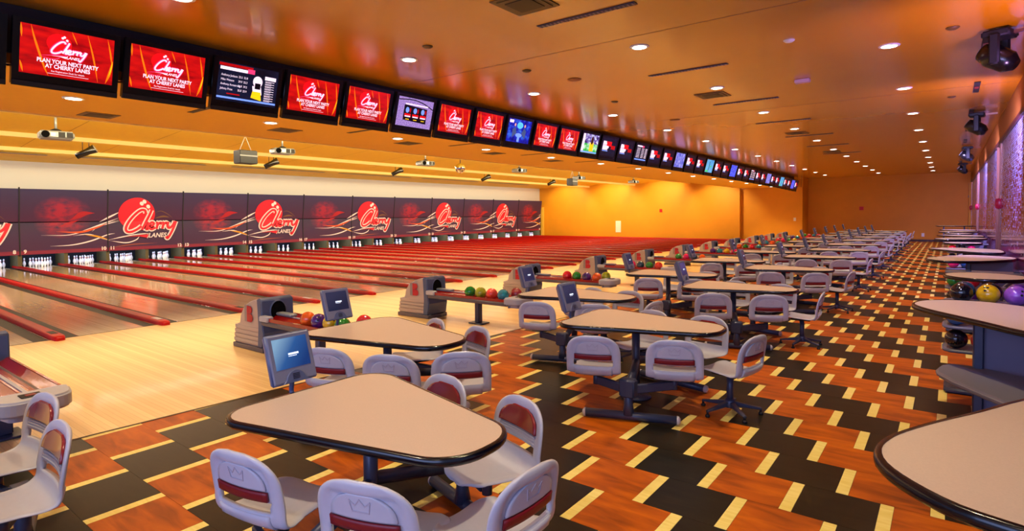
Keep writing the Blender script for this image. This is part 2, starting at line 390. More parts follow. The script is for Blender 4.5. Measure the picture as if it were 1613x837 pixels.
# right-hand side: header beam and mosaic panels
tag(MB().box(XW, XW+0.35, 2, YB-0.01, 3.95, ZC-0.005).build('wall_header', mat('header_brown', (150, 86, 20), 0.6)), kind='structure')
tag(MB().box(XW-0.02, XW+0.37, 2, YB-0.01, 3.86, 3.95).build('trim_6', mat('plum_trim', (70, 20, 30), 0.4)), kind='structure')
tag(MB().box(XW-0.12, XW+0.6, YB-1.6, YB-0.01, 0, 3.86).build('wall_right', M_wall), kind='structure')
tag(MB().box(XW-0.13, XW-0.12, YB-1.59, YB-0.1, 2.9, 3.05).box(XW-0.13, XW-0.12, YB-1.59, YB-0.1, 0.75, 0.95).build('trim_7', mat('blue_band', (86, 84, 150), 0.4)), kind='structure')
tag(MB().box(3.4, 3.6, 4, YB, 0, 4.8).build('wall_far_right', mat('dusk_wall', (80, 50, 90), 0.6)), kind='structure')
def mosaic(nt, b):
    ge = N(nt, 'ShaderNodeNewGeometry'); sp = N(nt, 'ShaderNodeSeparateXYZ'); nt.links.new(ge.outputs['Position'], sp.inputs[0])
    S = 1/0.05
    y = math_n(nt, 'MULTIPLY', sp.outputs[1], S*0.55); z = math_n(nt, 'MULTIPLY', sp.outputs[2], S)
    cy_, cz_ = math_n(nt, 'FLOOR', y), math_n(nt, 'FLOOR', z)
    cb = N(nt, 'ShaderNodeCombineXYZ'); nt.links.new(cy_, cb.inputs[0]); nt.links.new(cz_, cb.inputs[1])
    wn = N(nt, 'ShaderNodeTexWhiteNoise', noise_dimensions='2D'); nt.links.new(cb.outputs[0], wn.inputs[0])
    hz = math_n(nt, 'MULTIPLY', math_n(nt, 'SUBTRACT', sp.outputs[2], 1.1), 0.36)
    pale = math_n(nt, 'LESS_THAN', wn.outputs[0], hz)
    c = mixc(nt, pale, (120, 16, 88), (190, 190, 246))
    j1 = math_n(nt, 'LESS_THAN', math_n(nt, 'FRACT', y), 0.16); j2 = math_n(nt, 'LESS_THAN', math_n(nt, 'FRACT', z), 0.16)
    nt.links.new(mixc(nt, math_n(nt, 'MAXIMUM', j1, j2), c, (30, 10, 40)), b.inputs['Base Color'])
    wv = N(nt, 'ShaderNodeVectorMath', operation='ADD')
    sc = N(nt, 'ShaderNodeVectorMath', operation='SCALE'); sc.inputs['Scale'].default_value = 0.0
    sb = N(nt, 'ShaderNodeVectorMath', operation='SUBTRACT'); sb.inputs[1].default_value = (0.5, 0.5, 0.5)
    nt.links.new(wn.outputs[1], sb.inputs[0]); nt.links.new(sb.outputs[0], sc.inputs[0]); nt.links.new(ge.outputs['Normal'], wv.inputs[0]); nt.links.new(sc.outputs[0], wv.inputs[1])
    nt.links.new(wv.outputs[0], b.inputs['Normal'])
M_mos = node_mat('glass_mosaic', mosaic, 0.16)
M_copper = mat('copper_edge', (120, 76, 60), 0.35, metal=0.4)
for k, (ya, yb, lab) in enumerate(((9.0, 20.2, 'tall purple glass mosaic panel nearest the right frame edge'), (21.3, 35.4, 'middle purple glass mosaic panel between the two others'), (36.6, 46.0, 'farthest purple glass mosaic panel by the orange back wall'))):
    t = thing('mosaic_panel', lab, 'wall panel', (XW+0.02, (ya+yb)/2, 0), 0)
    h = (yb-ya)/2
    MB().box(0.0, 0.14, -h+0.1, h-0.1, 0.0, 3.86).build('mosaic_face', M_mos, t)
    MB().box(-0.03, 0.17, -h, -h+0.1, 0, 3.86).build('edge_trim', M_copper, t); MB().box(-0.03, 0.17, h-0.1, h, 0, 3.86).build('edge_trim', M_copper, t)
    MB().lathe([(0.0, -0.16), (0.09, -0.12), (0.11, 0), (0.09, 0.12), (0, 0.16)], 14, (0, 0, 2.25)).build('wall_sconce', mat('sconce_red', (150, 10, 50), 0.3), t, (-0.02, h-0.05, 0))

# ------------------------------------------------------------------ lanes
def lane_surface(k):
    nm = k+7
    t = thing('bowling_lane', 'polished maple bowling lane leading to pin deck %s' % word(nm) if nm > 0 else 'x', 'bowling lane', (XF, (cap_y(k)+cap_y(k+1))/2, 0), 0)
    yc = (cap_y(k)+cap_y(k+1))/2; ym = (mask_y(k)+mask_y(k+1))/2; dy = ym-yc; L = XM-1.0-XF
    hw0 = 0.53*(cap_y(k+1)-cap_y(k))/1.72; hw1 = 0.53*(mask_y(k+1)-mask_y(k))/1.72
    def strip(a0, a1, b0, b1, z0, z1, e=0): return MB().add([(0, a0, z0), (0, a1, z1), (L, dy+b1, z1), (L, dy+b0, z0)], [(0, 1, 2, 3)])
    MB().add([(0, -hw0, 0), (0, hw0, 0), (L, dy+hw1, 0), (L, dy-hw1, 0), (0, -hw0, -0.05), (0, hw0, -0.05), (L, dy+hw1, -0.05), (L, dy-hw1, -0.05)],
             [(0, 1, 2, 3), (0, 3, 7, 4), (1, 5, 6, 2), (0, 4, 5, 1), (3, 2, 6, 7)]).build('lane_boards', M_lane, t)
    g0 = (cap_y(k+1)-cap_y(k))/2-0.10; g1 = (mask_y(k+1)-mask_y(k))/2-0.10
    for s in (-1, 1):
        m = MB(); n = 6; vs = []
        for i in range(n+1):
            f = i/n; z = -0.075*math.sin(math.pi*f)-0.002
            vs += [(0, s*(hw0+(g0-hw0)*f), z), (L, dy+s*(hw1+(g1-hw1)*f), z)]
        m.add(vs, [(2*i, 2*i+1, 2*i+3, 2*i+2) if s > 0 else (2*i, 2*i+2, 2*i+3, 2*i+1) for i in range(n)], True)
        m.build('gutter', M_gut, t)
    ar = MB()
    for j in range(-3, 4):
        x = -(4.75-abs(j)*0.35); y = j*0.15+dy*(x/L)
        ar.add([(x+0.16, y-0.022, .0015), (x+0.16, y+0.022, .0015), (x, y, .0015)], [(0, 1, 2)])
        if j: ar.add([(-2.0, j*0.15-0.008, .0015), (-1.96, j*0.15-0.008, .0015), (-1.96, j*0.15+0.008, .0015), (-2.0, j*0.15+0.008, .0015)], [(0, 1, 2, 3)])
    tag(ar.build('aiming_arrows', mat('arrow_brown', (90, 50, 24), 0.3), t), kind='stuff')
for k in range(-3, 24): lane_surface(k)
def divider(k):
    ret = (k % 2 != 0)
    t = thing('lane_divider', ('dark red return-track capping between lanes %s and %s' if ret else 'dark red division capping between lanes %s and %s') % (word(k+6), word(k+7)), 'lane divider', (XF+0.22, cap_y(k), 0), 0)
    dy = mask_y(k)-cap_y(k); L = XM-0.9-(XF+0.22)
    w = 0.09; z = 0.085; m = MB()
    sec = [(-w, -0.01), (-w, z*0.8), (-w*0.6, z), (w*0.6, z), (w, z*0.8), (w, -0.01)]; n = len(sec)
    xs = [0, -0.05, -0.18, L]; sc = [0.55, 0.85, 1, 1]
    vs = [(x, a*s+dy*(x/L), (b*s if b > 0 else b)) for x, s in zip(xs, sc) for a, b in sec]
    fs = [(i*n+j+1, i*n+j, (i+1)*n+j, (i+1)*n+j+1) for i in range(3) for j in range(n-1)]
    m.add(vs, fs, True); m.add(vs[:n], [tuple(range(n))])
    m.build('capping', M_div, t)
    MB().box(-0.62, -0.30, -0.05, 0.05, z-0.001, z+0.004).build('foul_sensor_plate', M_cap if ret else M_mblack, t)
for k in range(-3, 25): divider(k)

# ------------------------------------------------------------------ pins
pm = MB().lathe([(0.0255, 0), (0.029, .02), (.045, .06), (.0605, .115), (.055, .17), (.036, .22), (.024, .26), (.0235, .275), (.028, .30), (.0323, .33), (.028, .36), (.015, .378), (0, .381)], 12).mesh('pin_body', M_pin)
ps = MB().lathe([(.0258, .248), (.0250, .262)], 12).lathe([(.0258, .276), (.0285, .290)], 12).mesh('neck_stripe', M_pinred)
pin0 = thing('bowling_pin', 'white bowling pin', 'bowling pin'); link('pin_body', pm, pin0); link('neck_stripe', ps, pin0)
PINPOS = [['at the front point'], ['left in the second row', 'right in the second row'], ['left in the third row', 'middle in the third row', 'right in the third row'], ['far left in the back row', 'inner left in the back row', 'inner right in the back row', 'far right in the back row']]
first = True
for k in range(0, 24):
    ym = (mask_y(k)+mask_y(k+1))/2
    for r_ in range(4):
        for j in range(r_+1):
            x = XM-0.28-r_*0.23; y = ym+(j-r_/2)*0.305
            lb = 'white bowling pin %s on pin deck %s' % (PINPOS[r_][j], word(k+7)); gr = 'pins standing on deck %s' % word(k+7)
            if first: pin0.location = (x, y, 0.0); pin0['label'] = lb; pin0['group'] = gr; first = False
            else: dup(pin0, (x, y, 0.0), 0, lb, gr)
# pin pits: kickback plates and dark curtains behind each deck
for k in range(-3, 25):
    o = MB().box(XM-1.35, XM-0.06, -0.07, 0.07, -0.02, 0.72).build('kickback_plate', M_kick, None, (0, mask_y(k), 0))
    tag(o, 'olive kickback plate between pin decks %s and %s' % (word(k+6), word(k+7)), 'partition')
tag(MB().box(XM-1.38, XM-1.32, -6, WLS-0.02, -0.2, 2.6).build('pit_curtain', M_pit), 'dark curtain hanging behind all the pin decks', 'curtain')

# ------------------------------------------------------------------ masking units
def panel_mat(name, kind, top):
    def b_(nt, b):
        tc = N(nt, 'ShaderNodeTexCoord'); sp = N(nt, 'ShaderNodeSeparateXYZ'); nt.links.new(tc.outputs['Object'], sp.inputs[0])
        u, v = sp.outputs[1], sp.outputs[2]
        if top: c = ramp(nt, math_n(nt, 'DIVIDE', v, 1.45), [(0.0, (70, 24, 66)), (0.5, (56, 30, 74)), (1.0, (44, 36, 84))])
        else: c = ramp(nt, math_n(nt, 'DIVIDE', v, 1.35), [(0.0, (132, 28, 60)), (0.10, (128, 30, 62)), (0.13, (66, 26, 70)), (0.6, (58, 28, 74)), (1.0, (46, 32, 72))])
        if kind == 'A':
            # faded red glow of a ball and its tail
            du = math_n(nt, 'DIVIDE', math_n(nt, 'SUBTRACT', u, 1.5), 1.05); dv = math_n(nt, 'DIVIDE', math_n(nt, 'SUBTRACT', v, 0.45 if top else 1.35), 0.72)
            d = math_n(nt, 'SQRT', math_n(nt, 'ADD', math_n(nt, 'MULTIPLY', du, du), math_n(nt, 'MULTIPLY', dv, dv)))
            g = math_n(nt, 'SUBTRACT', 1.0, d)
            mp = N(nt, 'ShaderNodeMapping'); mp.inputs['Scale'].default_value = (1, 1.5, 3); nt.links.new(tc.outputs['Object'], mp.inputs[0])
            nz = N(nt, 'ShaderNodeTexNoise'); nz.inputs['Scale'].default_value = 2.2; nz.inputs['Detail'].default_value = 5; nt.links.new(mp.outputs[0], nz.inputs['Vector'])
            g = math_n(nt, 'MULTIPLY', g, math_n(nt, 'SUBTRACT', math_n(nt, 'MULTIPLY', nz.outputs[0], 2.2), 0.6)); g = math_n(nt, 'MAXIMUM', g, 0.0)
            c = mixc(nt, math_n(nt, 'MINIMUM', g, 0.45), c, (214, 12, 40))
        nt.links.new(c, b.inputs['Base Color'])
    return node_mat(name, b_, 0.42)
PM = {(k, t): panel_mat('mask_print_%s_%s' % (k, 'top' if t else 'bottom'), k, t) for k in 'AB' for t in (True, False)}
M_pred = mat('print_red', (220, 16, 48), 0.45); M_pwhite = mat('print_white', (240, 224, 228), 0.45); M_pgrey = mat('print_grey', (150, 140, 160), 0.45)
M_porange = mat('print_orange', (222, 80, 30), 0.45); M_pgold = mat('print_gold', (216, 150, 20), 0.45); M_pdim = mat('print_dim', (150, 70, 60), 0.45)
STROKES = [[(352, 302), (345, 280), (318, 276), (285, 295), (240, 340), (203, 395), (192, 430), (205, 452), (240, 452), (285, 432), (318, 408)],
           [(400, 276), (382, 320), (350, 385), (322, 438)], [(328, 424), (355, 385), (372, 384), (366, 408), (356, 432), (376, 434)],
           [(384, 412), (410, 404), (420, 386), (402, 378), (384, 398), (384, 424), (402, 436), (430, 422)],
           [(438, 380), (452, 388), (441, 434)], [(446, 408), (466, 386), (482, 384), (476, 398)],
           [(490, 380), (502, 388), (490, 434)], [(496, 408), (514, 386), (532, 384), (526, 398)],
           [(545, 376), (536, 412), (552, 428), (580, 408), (600, 372)], [(612, 372), (590, 425), (560, 480), (534, 514), (520, 500)]]
def logo_parts(M, dx, which, step=0.0004):
    """M maps picture units to u,v"""
    f = Flat(dx, step)
    if which == 'ball':
        x, y = M(283, 310); rx = M(283+148, 310)[0]-x; ry = M(283, 310-134)[1]-y; f.disc(x, y, abs(rx), abs(ry), n=40)
    if which == 'holes':
        for a, b in ((318, 224), (340, 208), (372, 248)):
            x, y = M(a, b); f.disc(x, y, abs(M(a+15, b)[0]-x), abs(M(a, b-17)[1]-y), 0.5)
    s = abs(M(100, 0)[0]-M(0, 0)[0])/100
    if which == 'white':
        for st in STROKES: f.ribbon([M(*p) for p in st], 42*s, taper=False)
        for st in ([(60, 512), (200, 486), (300, 474), (385, 470)], [(70, 520), (190, 540), (270, 520), (300, 490)], [(362, 512), (372, 470)]): f.ribbon([M(*p) for p in st], 9*s, taper=True)
    if which == 'red':
        for st in STROKES: f.ribbon([M(*p) for p in st], 20*s, taper=False)
        f.poly([M(190, 494), M(300, 482), M(374, 478), M(360, 506), M(290, 490)][::-1])
    return f
def unit_print(M, par, d, mats, lanes_size):
    logo_parts(M, d+.014, 'ball').build('logo_ball', mats['red'], par); logo_parts(M, d+.022, 'holes').build('logo_finger_holes', mats['white'], par)
    logo_parts(M, d+.022, 'white', .0015).build('logo_outline', mats['white'], par); logo_parts(M, d+.045, 'red', .0015).build('logo_script', mats['red'], par)
    x, y = M(447, 503)
    Flat(d+.030).text('LANES', x, y, lanes_size, bold=lanes_size*0.02, shear=0.25, sx=0.92).build('logo_lettering', mats['white'], par)
def lean(ob, H, ang, umin=None, umax=None):
    bm = bmesh.new(); bm.from_mesh(ob.data)
    for co, no, cut in (((0, 0, H), (0, 0, 1), 0), ((0, umin or 0, 0), (0, -1, 0), umin is not None), ((0, umax or 0, 0), (0, 1, 0), umax is not None)):
        if no[2] == 0 and not cut: continue
        bmesh.ops.bisect_plane(bm, geom=bm.verts[:]+bm.edges[:]+bm.faces[:], plane_co=co, plane_no=no, clear_outer=bool(cut))
    for v in bm.verts:
        if v.co.z > H-1e-5: v.co.x += (v.co.z-H)*math.tan(ang)+0.004
    bm.to_mesh(ob.data); bm.free()
nmask = 0
for i in range(-2, 11):
    ya = MASKY[i] if i >= 0 else 6.6+3.2*i; yb = MASKY[i+1] if i >= -1 else 6.6+3.2*(i+1); Wd = yb-ya
    kind = 'A' if i % 2 == 0 else 'B'; ln = 9+2*i
    t = thing('masking_unit', ('dark plum masking panel with faded red glow above lanes %s and %s' if kind == 'A' else 'plum masking panel with red ball and script logo above lanes %s and %s') % (word(ln), word(ln+1)), 'masking panel', (XM, ya, 0.56), 0)
    H1 = 1.37; H2 = 1.42
    MB().box(-0.05, 0, 0.02, Wd-0.02, 0, H1-0.02).build('lower_panel', PM[(kind, False)], t)
    tp = MB().box(-0.05, 0, 0.02, Wd-0.02, 0.02, H2).build('upper_panel', PM[(kind, True)], t, (0.0, 0, H1)); tp.rotation_euler = (0, R(8), 0)
    MB().box(-0.06, 0.02, -0.02, 0.02, -0.05, H1).build('joint_post', M_mblack, t)
    jp = MB().box(-0.06, 0.02, -0.02, 0.02, 0, H2+0.06).build('joint_post', M_mblack, t, (0, 0, H1)); jp.rotation_euler = (0, R(8), 0)
    nums = Flat(0.006)
    if kind == 'B' or True:
        nums.text(str(ln), 0.17, 0.06, 0.21, bold=0.008); nums.text(str(ln+1), Wd-0.18, 0.06, 0.21, bold=0.008)
    nums.build('lane_numbers', M_pwhite, t)
    s = Wd/620
    Mp = lambda x, y: ((x-55)*s, (600-y)/475*2.78)
    if kind == 'B':
        unit_print(Mp, t, 0.006, {'red': M_pred, 'white': M_pwhite}, 0.30)
        # the ball and script straddle both panels; the upper part leans with the upper panel
        for ob in [c for c in t.children if c.name.split('.')[0] in ('logo_ball', 'logo_outline', 'logo_script', 'logo_finger_holes')]: lean(ob, H1, R(8))
        f = Flat(0.006).ribbon([Mp(430, 300), Mp(480, 285), Mp(540, 310), Mp(590, 350)], 6*s, flat=True)
        f.ribbon([Mp(430, 345), Mp(500, 330), Mp(560, 338)], 16*s, flat=True)
        lean(f.build('gold_streak', mat('print_olive', (120, 84, 56), 0.45), t), H1, R(8))
        Flat(0.006).ribbon([Mp(60, 575), Mp(250, 556), Mp(450, 552)], 10*s, flat=True).build('red_streak', M_pdim, t)
    # streaks that start on the glow panel and run on into the logo panel
    WA = Wd if kind == 'A' else (ya-(MASKY[i-1] if i >= 1 else 6.6+3.2*(i-1)))
    sa = WA/620; off = 0 if kind == 'A' else -WA
    Mq = lambda x, y: ((x-165)*sa*620/728+off, (640-y)/520*2.78)
    rng = dict(umin=None if kind == 'A' else 0.02, umax=WA-0.02 if kind == 'A' else None)
    f = Flat(0.006, 0.0008)
    for pts, w in (([(330, 490), (560, 492), (720, 448), (860, 400), (1000, 372)], 7), ([(590, 500), (720, 492), (840, 528), (915, 552)], 8), ([(400, 580), (580, 576), (740, 548), (890, 500), (960, 490)], 9), ([(750, 470), (830, 412), (1010, 350)], 6), ([(820, 388), (1010, 300)], 12), ([(700, 455), (860, 412), (1010, 380)], 7)):
        f.ribbon([Mq(*p) for p in pts], w*sa*1.3, flat=True)
    lean(f.build('white_streaks', M_pwhite, t), H1, R(8), **rng)
    if kind == 'A':
        g = Flat(0.008, 0.0008)
        for pts, w in (([(560, 372), (640, 340), (700, 315), (775, 312)], 34), ([(590, 350), (660, 312), (740, 305)], 22), ([(470, 425), (560, 395), (640, 372)], 20)): g.ribbon([Mq(*p) for p in pts], w*sa, flat=True)
        lean(g.build('red_brush_mark', mat('print_crimson', (170, 14, 40), 0.45), t), H1, R(8), **rng)
    lean(Flat(0.012).ribbon([Mq(450, 462), Mq(640, 472), Mq(780, 440), Mq(900, 398)], 18*sa, flat=True).build('orange_streak', M_porange, t), H1, R(8), **rng)
    lean(Flat(0.016).ribbon([Mq(680, 492), Mq(800, 512), Mq(912, 548)], 15*sa, flat=True).build('gold_streak', M_pgold, t), H1, R(8), **rng)
tag(MB().box(-0.1, 0.1, 0, 0.28, 0, 2.75).build('yellow_post', M_post, None, (XM+0.12, 45.12, 0)), 'yellow upright post at the far end of the masking panels', 'post')

# ------------------------------------------------------------------ table
def rounded(pts, n=8):
    """pts: (x,y,r) corners, counter-clockwise"""
    out = []; L = len(pts)
    for i in range(L):
        p = Vector(pts[i][:2]); a = Vector(pts[i-1][:2]); b = Vector(pts[(i+1) % L][:2]); r = pts[i][2]
        d1 = (a-p).normalized(); d2 = (b-p).normalized(); ang = d1.angle(d2)
        t = r/math.tan(ang/2); c = p+(d1+d2).normalized()*(r/math.sin(ang/2))
        s = p+d1*t-c; e = p+d2*t-c; a0 = math.atan2(s.y, s.x); a1 = math.atan2(e.y, e.x)
        while a1 < a0-1e-6: a1 += 2*math.pi
        for k in range(n+1):
            q = a0+(a1-a0)*k/n; out.append((c.x+r*math.cos(q), c.y+r*math.sin(q)))
    return out
def grow(out, d):
    n = len(out); res = []
    for i in range(n):
        a = Vector(out[i-1]); b = Vector(out[(i+1) % n]); t = (b-a).normalized(); res.append((out[i][0]+t.y*d, out[i][1]-t.x*d))
    return res
def tabletop(par, out, z, th=0.042):
    MB().prism(grow(out, -0.012), z-th, z).build('laminate_top', M_lam, par)
    prof = [(-0.013, -th-0.004), (0.004, -th-0.004), (0.014, -th+0.008), (0.016, -th/2), (0.012, -0.004), (0.004, 0.002), (-0.013, 0.0015)]
    rings = [[(x, y, z+dz) for x, y in grow(out, d)] for d, dz in prof]
    n = len(out); vs = [v for r_ in rings for v in r_]
    fs = [(i*n+j, i*n+(j+1) % n, (i+1)*n+(j+1) % n, (i+1)*n+j) for i in range(len(rings)-1) for j in range(n)]
    MB().add(vs, fs, True).build('edge_band', M_edge, par)
TOP = rounded([(-0.84, -0.66, 0.20), (0.88, -0.26, 0.28), (0.88, 0.26, 0.28), (-0.84, 0.66, 0.20)], 8)
mx = max(p[0] for p in TOP); TOP = [(x*(0.83/mx) if x > 0 else x, y) for x, y in TOP]
ZT = 0.86
def make_table():
    t = thing('bowler_table', 'table', 'table')
    tabletop(t, TOP, ZT)
    MB().tube([(-0.13, 0, 0.012), (-0.13, 0, ZT-0.045)], 0.045, 16).build('column', M_blue, t)
    MB().lathe([(0.17, 0), (0.17, 0.012), (0.06, 0.03), (0.05, 0.06)], 20, (-0.13, 0, 0)).build('floor_plate', M_blue, t)
    MB().box(-0.34, 0.08, -0.05, 0.05, ZT-0.06, ZT-0.04).box(-0.18, -0.08, -0.3, 0.3, ZT-0.06, ZT-0.04).build('mounting_bracket', M_blue, t)
    MB().tube([(0.08, -0.70, 0.30), (-0.10, -0.06, 0.40), (-0.16, 0.06, 0.40), (-0.02, 0.66, 0.30)], 0.045, 10).build('cross_beam', M_blue, t)
    for s in (-1, 1):
        cx, cy = (0.12, -0.76) if s < 0 else (0.06, 0.66)
        dx, dy = 0.43, 0.125*(-s)
        f = MB().tube([(cx-dx, cy-dy*1.0 if s > 0 else cy-dy, 0.05), (cx+dx, cy+dy, 0.05)], 0.042, 14)
        f.build('foot_tube', M_blue, t)
        for e in (-1, 1):
            p = Vector((cx+e*dx, cy+e*dy, 0.05)); q = p+Vector((e*0.02, e*dy/dx*0.02, 0))
            MB().tube([p, q, q+(q-p)*0.7], [0.044, 0.040, 0.018], 14).build('end_cap', M_cap, t)
        MB().tube([(cx-0.02, cy, 0.06), (cx-0.02, cy, 0.16), (cx-0.02, cy, 0.40)], [0.062, 0.045, 0.045], 12).build('stub_post', M_blue, t)
        MB().box(cx-0.10, cx+0.06, cy-0.06, cy+0.06, 0.24, 0.42).build('pivot_block', M_blue, t, bevel=0.015)
        ends = [(-0.30, -0.66), (0.45, -0.43)] if s < 0 else [(-0.33, 0.58), (0.36, 0.50)]
        for ex, ey in ends:
            a = Vector((cx-0.02, cy, 0.31)); b = Vector((ex, ey, 0.33)); d = (b-a); L = d.length
            m = MB().box(0, L, -0.022, 0.022, -0.045, 0.045)
            m.xform(Matrix.Translation(a) @ d.to_track_quat('X', 'Z').to_matrix().to_4x4()); m.build('swing_arm', M_blue, t, bevel=0.008)
    return t
# score monitor on its bent arm
def make_monitor():
    t = thing('score_monitor', 'monitor', 'monitor')
    MB().tube(catmull([(0.06, 0, -0.055), (-0.04, 0, -0.055), (-0.09, 0, -0.03), (-0.085, 0, 0.03), (-0.07, 0, 0.10)], 4), 0.017, 10).build('arm', M_bluegrey, t)
    tilt = Matrix.Translation((-0.05, 0, 0.045)) @ Matrix.Rotation(R(-17), 4, 'Y') @ Matrix.Scale(0.82, 4)
    def pt(m): return m.xform(tilt)
    pt(MB().add(*loft([(-0.085, .17, 0.04, .38), (-0.03, .205, 0.01, .42), (0.0, .215, 0.0, .43), (0.025, .215, 0.0, .43)]))).build('casing', M_bluegrey, t, bevel=0.008)
    pt(MB().add(*loft([(0.0255, .21, 0.005, .425), (0.034, .195, 0.02, .41)]))).build('bezel', mat('grey_bezel', (120, 124, 150), 0.4), t, bevel=0.003)
    pt(MB().box(0.030, 0.0365, -0.165, 0.165, 0.125, 0.385)).build('screen', scr_mat, t)
    f = Flat(0.038); f.rect(-0.035, 0.065, 0.235, 0.252); f.rect(-0.035, 0.045, 0.222, 0.227); pt(f).build('screen_caption', scr_txt, t)
    # speaker hump with grille
    hump = [(-0.13, 0.004)]+[(math.cos(a)*0.10, 0.004+math.sin(a)*0.10) for a in [math.pi*(1-k/12) for k in range(1, 12)]]+[(0.13, 0.004)]
    pt(MB().add([(0.034, y, z) for y, z in hump]+[(0.044, y*0.92, z*0.96) for y, z in hump], [tuple(range(len(hump)+0, 2*len(hump)))[::-1]]+[(i, i+1, len(hump)+i+1, len(hump)+i) for i in range(len(hump)-1)])).build('speaker_housing', M_bluegrey, t)
    g = MB()
    for k in range(4): g.box(0.044, 0.047, -0.032, 0.032, 0.03+k*0.013, 0.036+k*0.013)
    pt(g).build('speaker_grille', M_mblack, t)
    return t
def loft(secs):
    """boxes between cross-sections (x, half width, z0, z1)"""
    vs = []; fs = []
    for x, w, z0, z1 in secs: vs += [(x, -w, z0), (x, w, z0), (x, w, z1), (x, -w, z1)]
    for i in range(len(secs)-1):
        for j in range(4): fs.append((i*4+j, i*4+(j+1) % 4, (i+1)*4+(j+1) % 4, (i+1)*4+j))
    fs += [(3, 2, 1, 0), tuple((len(secs)-1)*4+j for j in range(4))]
    return vs, fs
def scr(nt, b):
    tc = N(nt, 'ShaderNodeTexCoord'); sp = N(nt, 'ShaderNodeSeparateXYZ'); nt.links.new(tc.outputs['Generated'], sp.inputs[0])
    c = ramp(nt, math_n(nt, 'ADD', math_n(nt, 'MULTIPLY', sp.outputs[1], -0.6), math_n(nt, 'ADD', sp.outputs[2], 0.2)), [(0.0, (44, 50, 90)), (0.8, (74, 78, 120))])
    nt.links.new(c, b.inputs['Emission Color']); b.inputs['Emission Strength'].default_value = 0.36; b.inputs['Base Color'].default_value = (0.01, 0.015, 0.03, 1)
scr_mat = node_mat('score_screen', scr, 0.15)
scr_txt = mat('score_text', (220, 235, 255), 0.4, emit=1.0)

# ------------------------------------------------------------------ chair
PROF = [(0.235, 0.425), (0.225, 0.447), (0.18, 0.458), (0.06, 0.446), (-0.08, 0.436), (-0.16, 0.440), (-0.215, 0.462), (-0.240, 0.51), (-0.252, 0.58), (-0.270, 0.69), (-0.288, 0.78), (-0.296, 0.835), (-0.295, 0.852)]
PC = catmull([(0, a, b) for a, b in PROF], 8)
cum = [0]
for a, b in zip(PC, PC[1:]): cum.append(cum[-1]+(b-a).length)
LT = cum[-1]
def prof(s):
    s = min(max(s, 0), LT-1e-6)
    for i in range(len(cum)-1):
        if cum[i+1] >= s: break
    f = (s-cum[i])/max(cum[i+1]-cum[i], 1e-9); p = PC[i].lerp(PC[i+1], f); t = (PC[i+1]-PC[i]).normalized()
    return p, Vector((0, t.z, -t.y))     # tangent runs front->back->up ; normal towards the sitter
def wid(s):
    s1 = 0.10
    if s < s1: return 0.238*(1-((s1-s)/s1)**2.6*0.98)**(1/2.6)*(0.62+0.38*min(1, s/s1*1.6))
    base = 0.232+0.042*min(1, max(0, (s-0.30)/0.15))
    st = LT-0.235
    if s > st: return base*max(0.02, 1-((s-st)/(LT-st))**2.7)**(1/2.7)
    return base
def smap(s, t, off=0.0):
    p, n = prof(s); n = -n if n.z < 0 and s < 0.3 else n
    w = wid(s); bk = max(0, min(1, (s-0.42)/0.15))
    dish = 0.030*bk*t*t*(w/0.26)**2 + (1-bk)*0.010*t*t
    q = Vector((w*t, p.y, p.z))+n*(off+dish)
    return q
def make_shell():
    ns, ntt = 46, 22; S = [LT*(i/ns) for i in range(ns+1)]
    S = sorted(set([round(s, 5) for s in S]+[round(LT-0.025, 5), round(LT-0.012, 5), 0.006, 0.015]))
    T = [-1+2*j/ntt for j in range(ntt+1)]
    slot0, slot1 = 0.550, 0.610
    vs = {}; V = []; F = []
    def off_f(s, t):     # front side relief
        return 0.0
    th = 0.022
    def vid(side, i, j):
        k = (side, i, j)
        if k not in vs:
            s, t = S[i], T[j]
            o = th/2 if side else -th/2
            edge = 1-min(1, (1-abs(t))/0.16, (S[i])/0.03, (LT-S[i])/0.03)
            o *= (1-0.75*max(0, edge)**2)
            if not side:
                # back face: recessed centre panel behind a raised rim
                if 0.60 < s < LT-0.075 and abs(t) < 0.74: o += 0.010
                elif s > 0.45: o -= 0.006
            else:
                if s < 0.36 and abs(t) < 0.80 and s > 0.05: o -= 0.005
                if s > 0.66 and s < LT-0.06 and abs(t) < 0.78: o -= 0.006
            V.append(smap(s, t, o)); vs[k] = len(V)-1
        return vs[k]
    def hole(i, j):
        s = (S[i]+S[i+1])/2; t = (T[j]+T[j+1])/2; return slot0 < s < slot1 and abs(t) < 0.70
    n_i, n_j = len(S)-1, len(T)-1
    keep = {(i, j) for i in range(n_i) for j in range(n_j) if not hole(i, j)}
    for i, j in keep:
        F.append((vid(1, i, j), vid(1, i, j+1), vid(1, i+1, j+1), vid(1, i+1, j)))
        F.append((vid(0, i, j), vid(0, i+1, j), vid(0, i+1, j+1), vid(0, i, j+1)))
        for (di, dj, a, b) in ((-1, 0, (i, j), (i, j+1)), (1, 0, (i+1, j+1), (i+1, j)), (0, -1, (i+1, j), (i, j)), (0, 1, (i, j+1), (i+1, j+1))):
            if (i+di, j+dj) not in keep:
                F.append((vid(1, *b), vid(1, *a), vid(0, *a), vid(0, *b)))
    m = MB().add(V, F, True).mesh('moulded_shell', M_shell)
    bm = bmesh.new(); bm.from_mesh(m); bmesh.ops.recalc_face_normals(bm, faces=bm.faces); bm.to_mesh(m); bm.free()
    return m
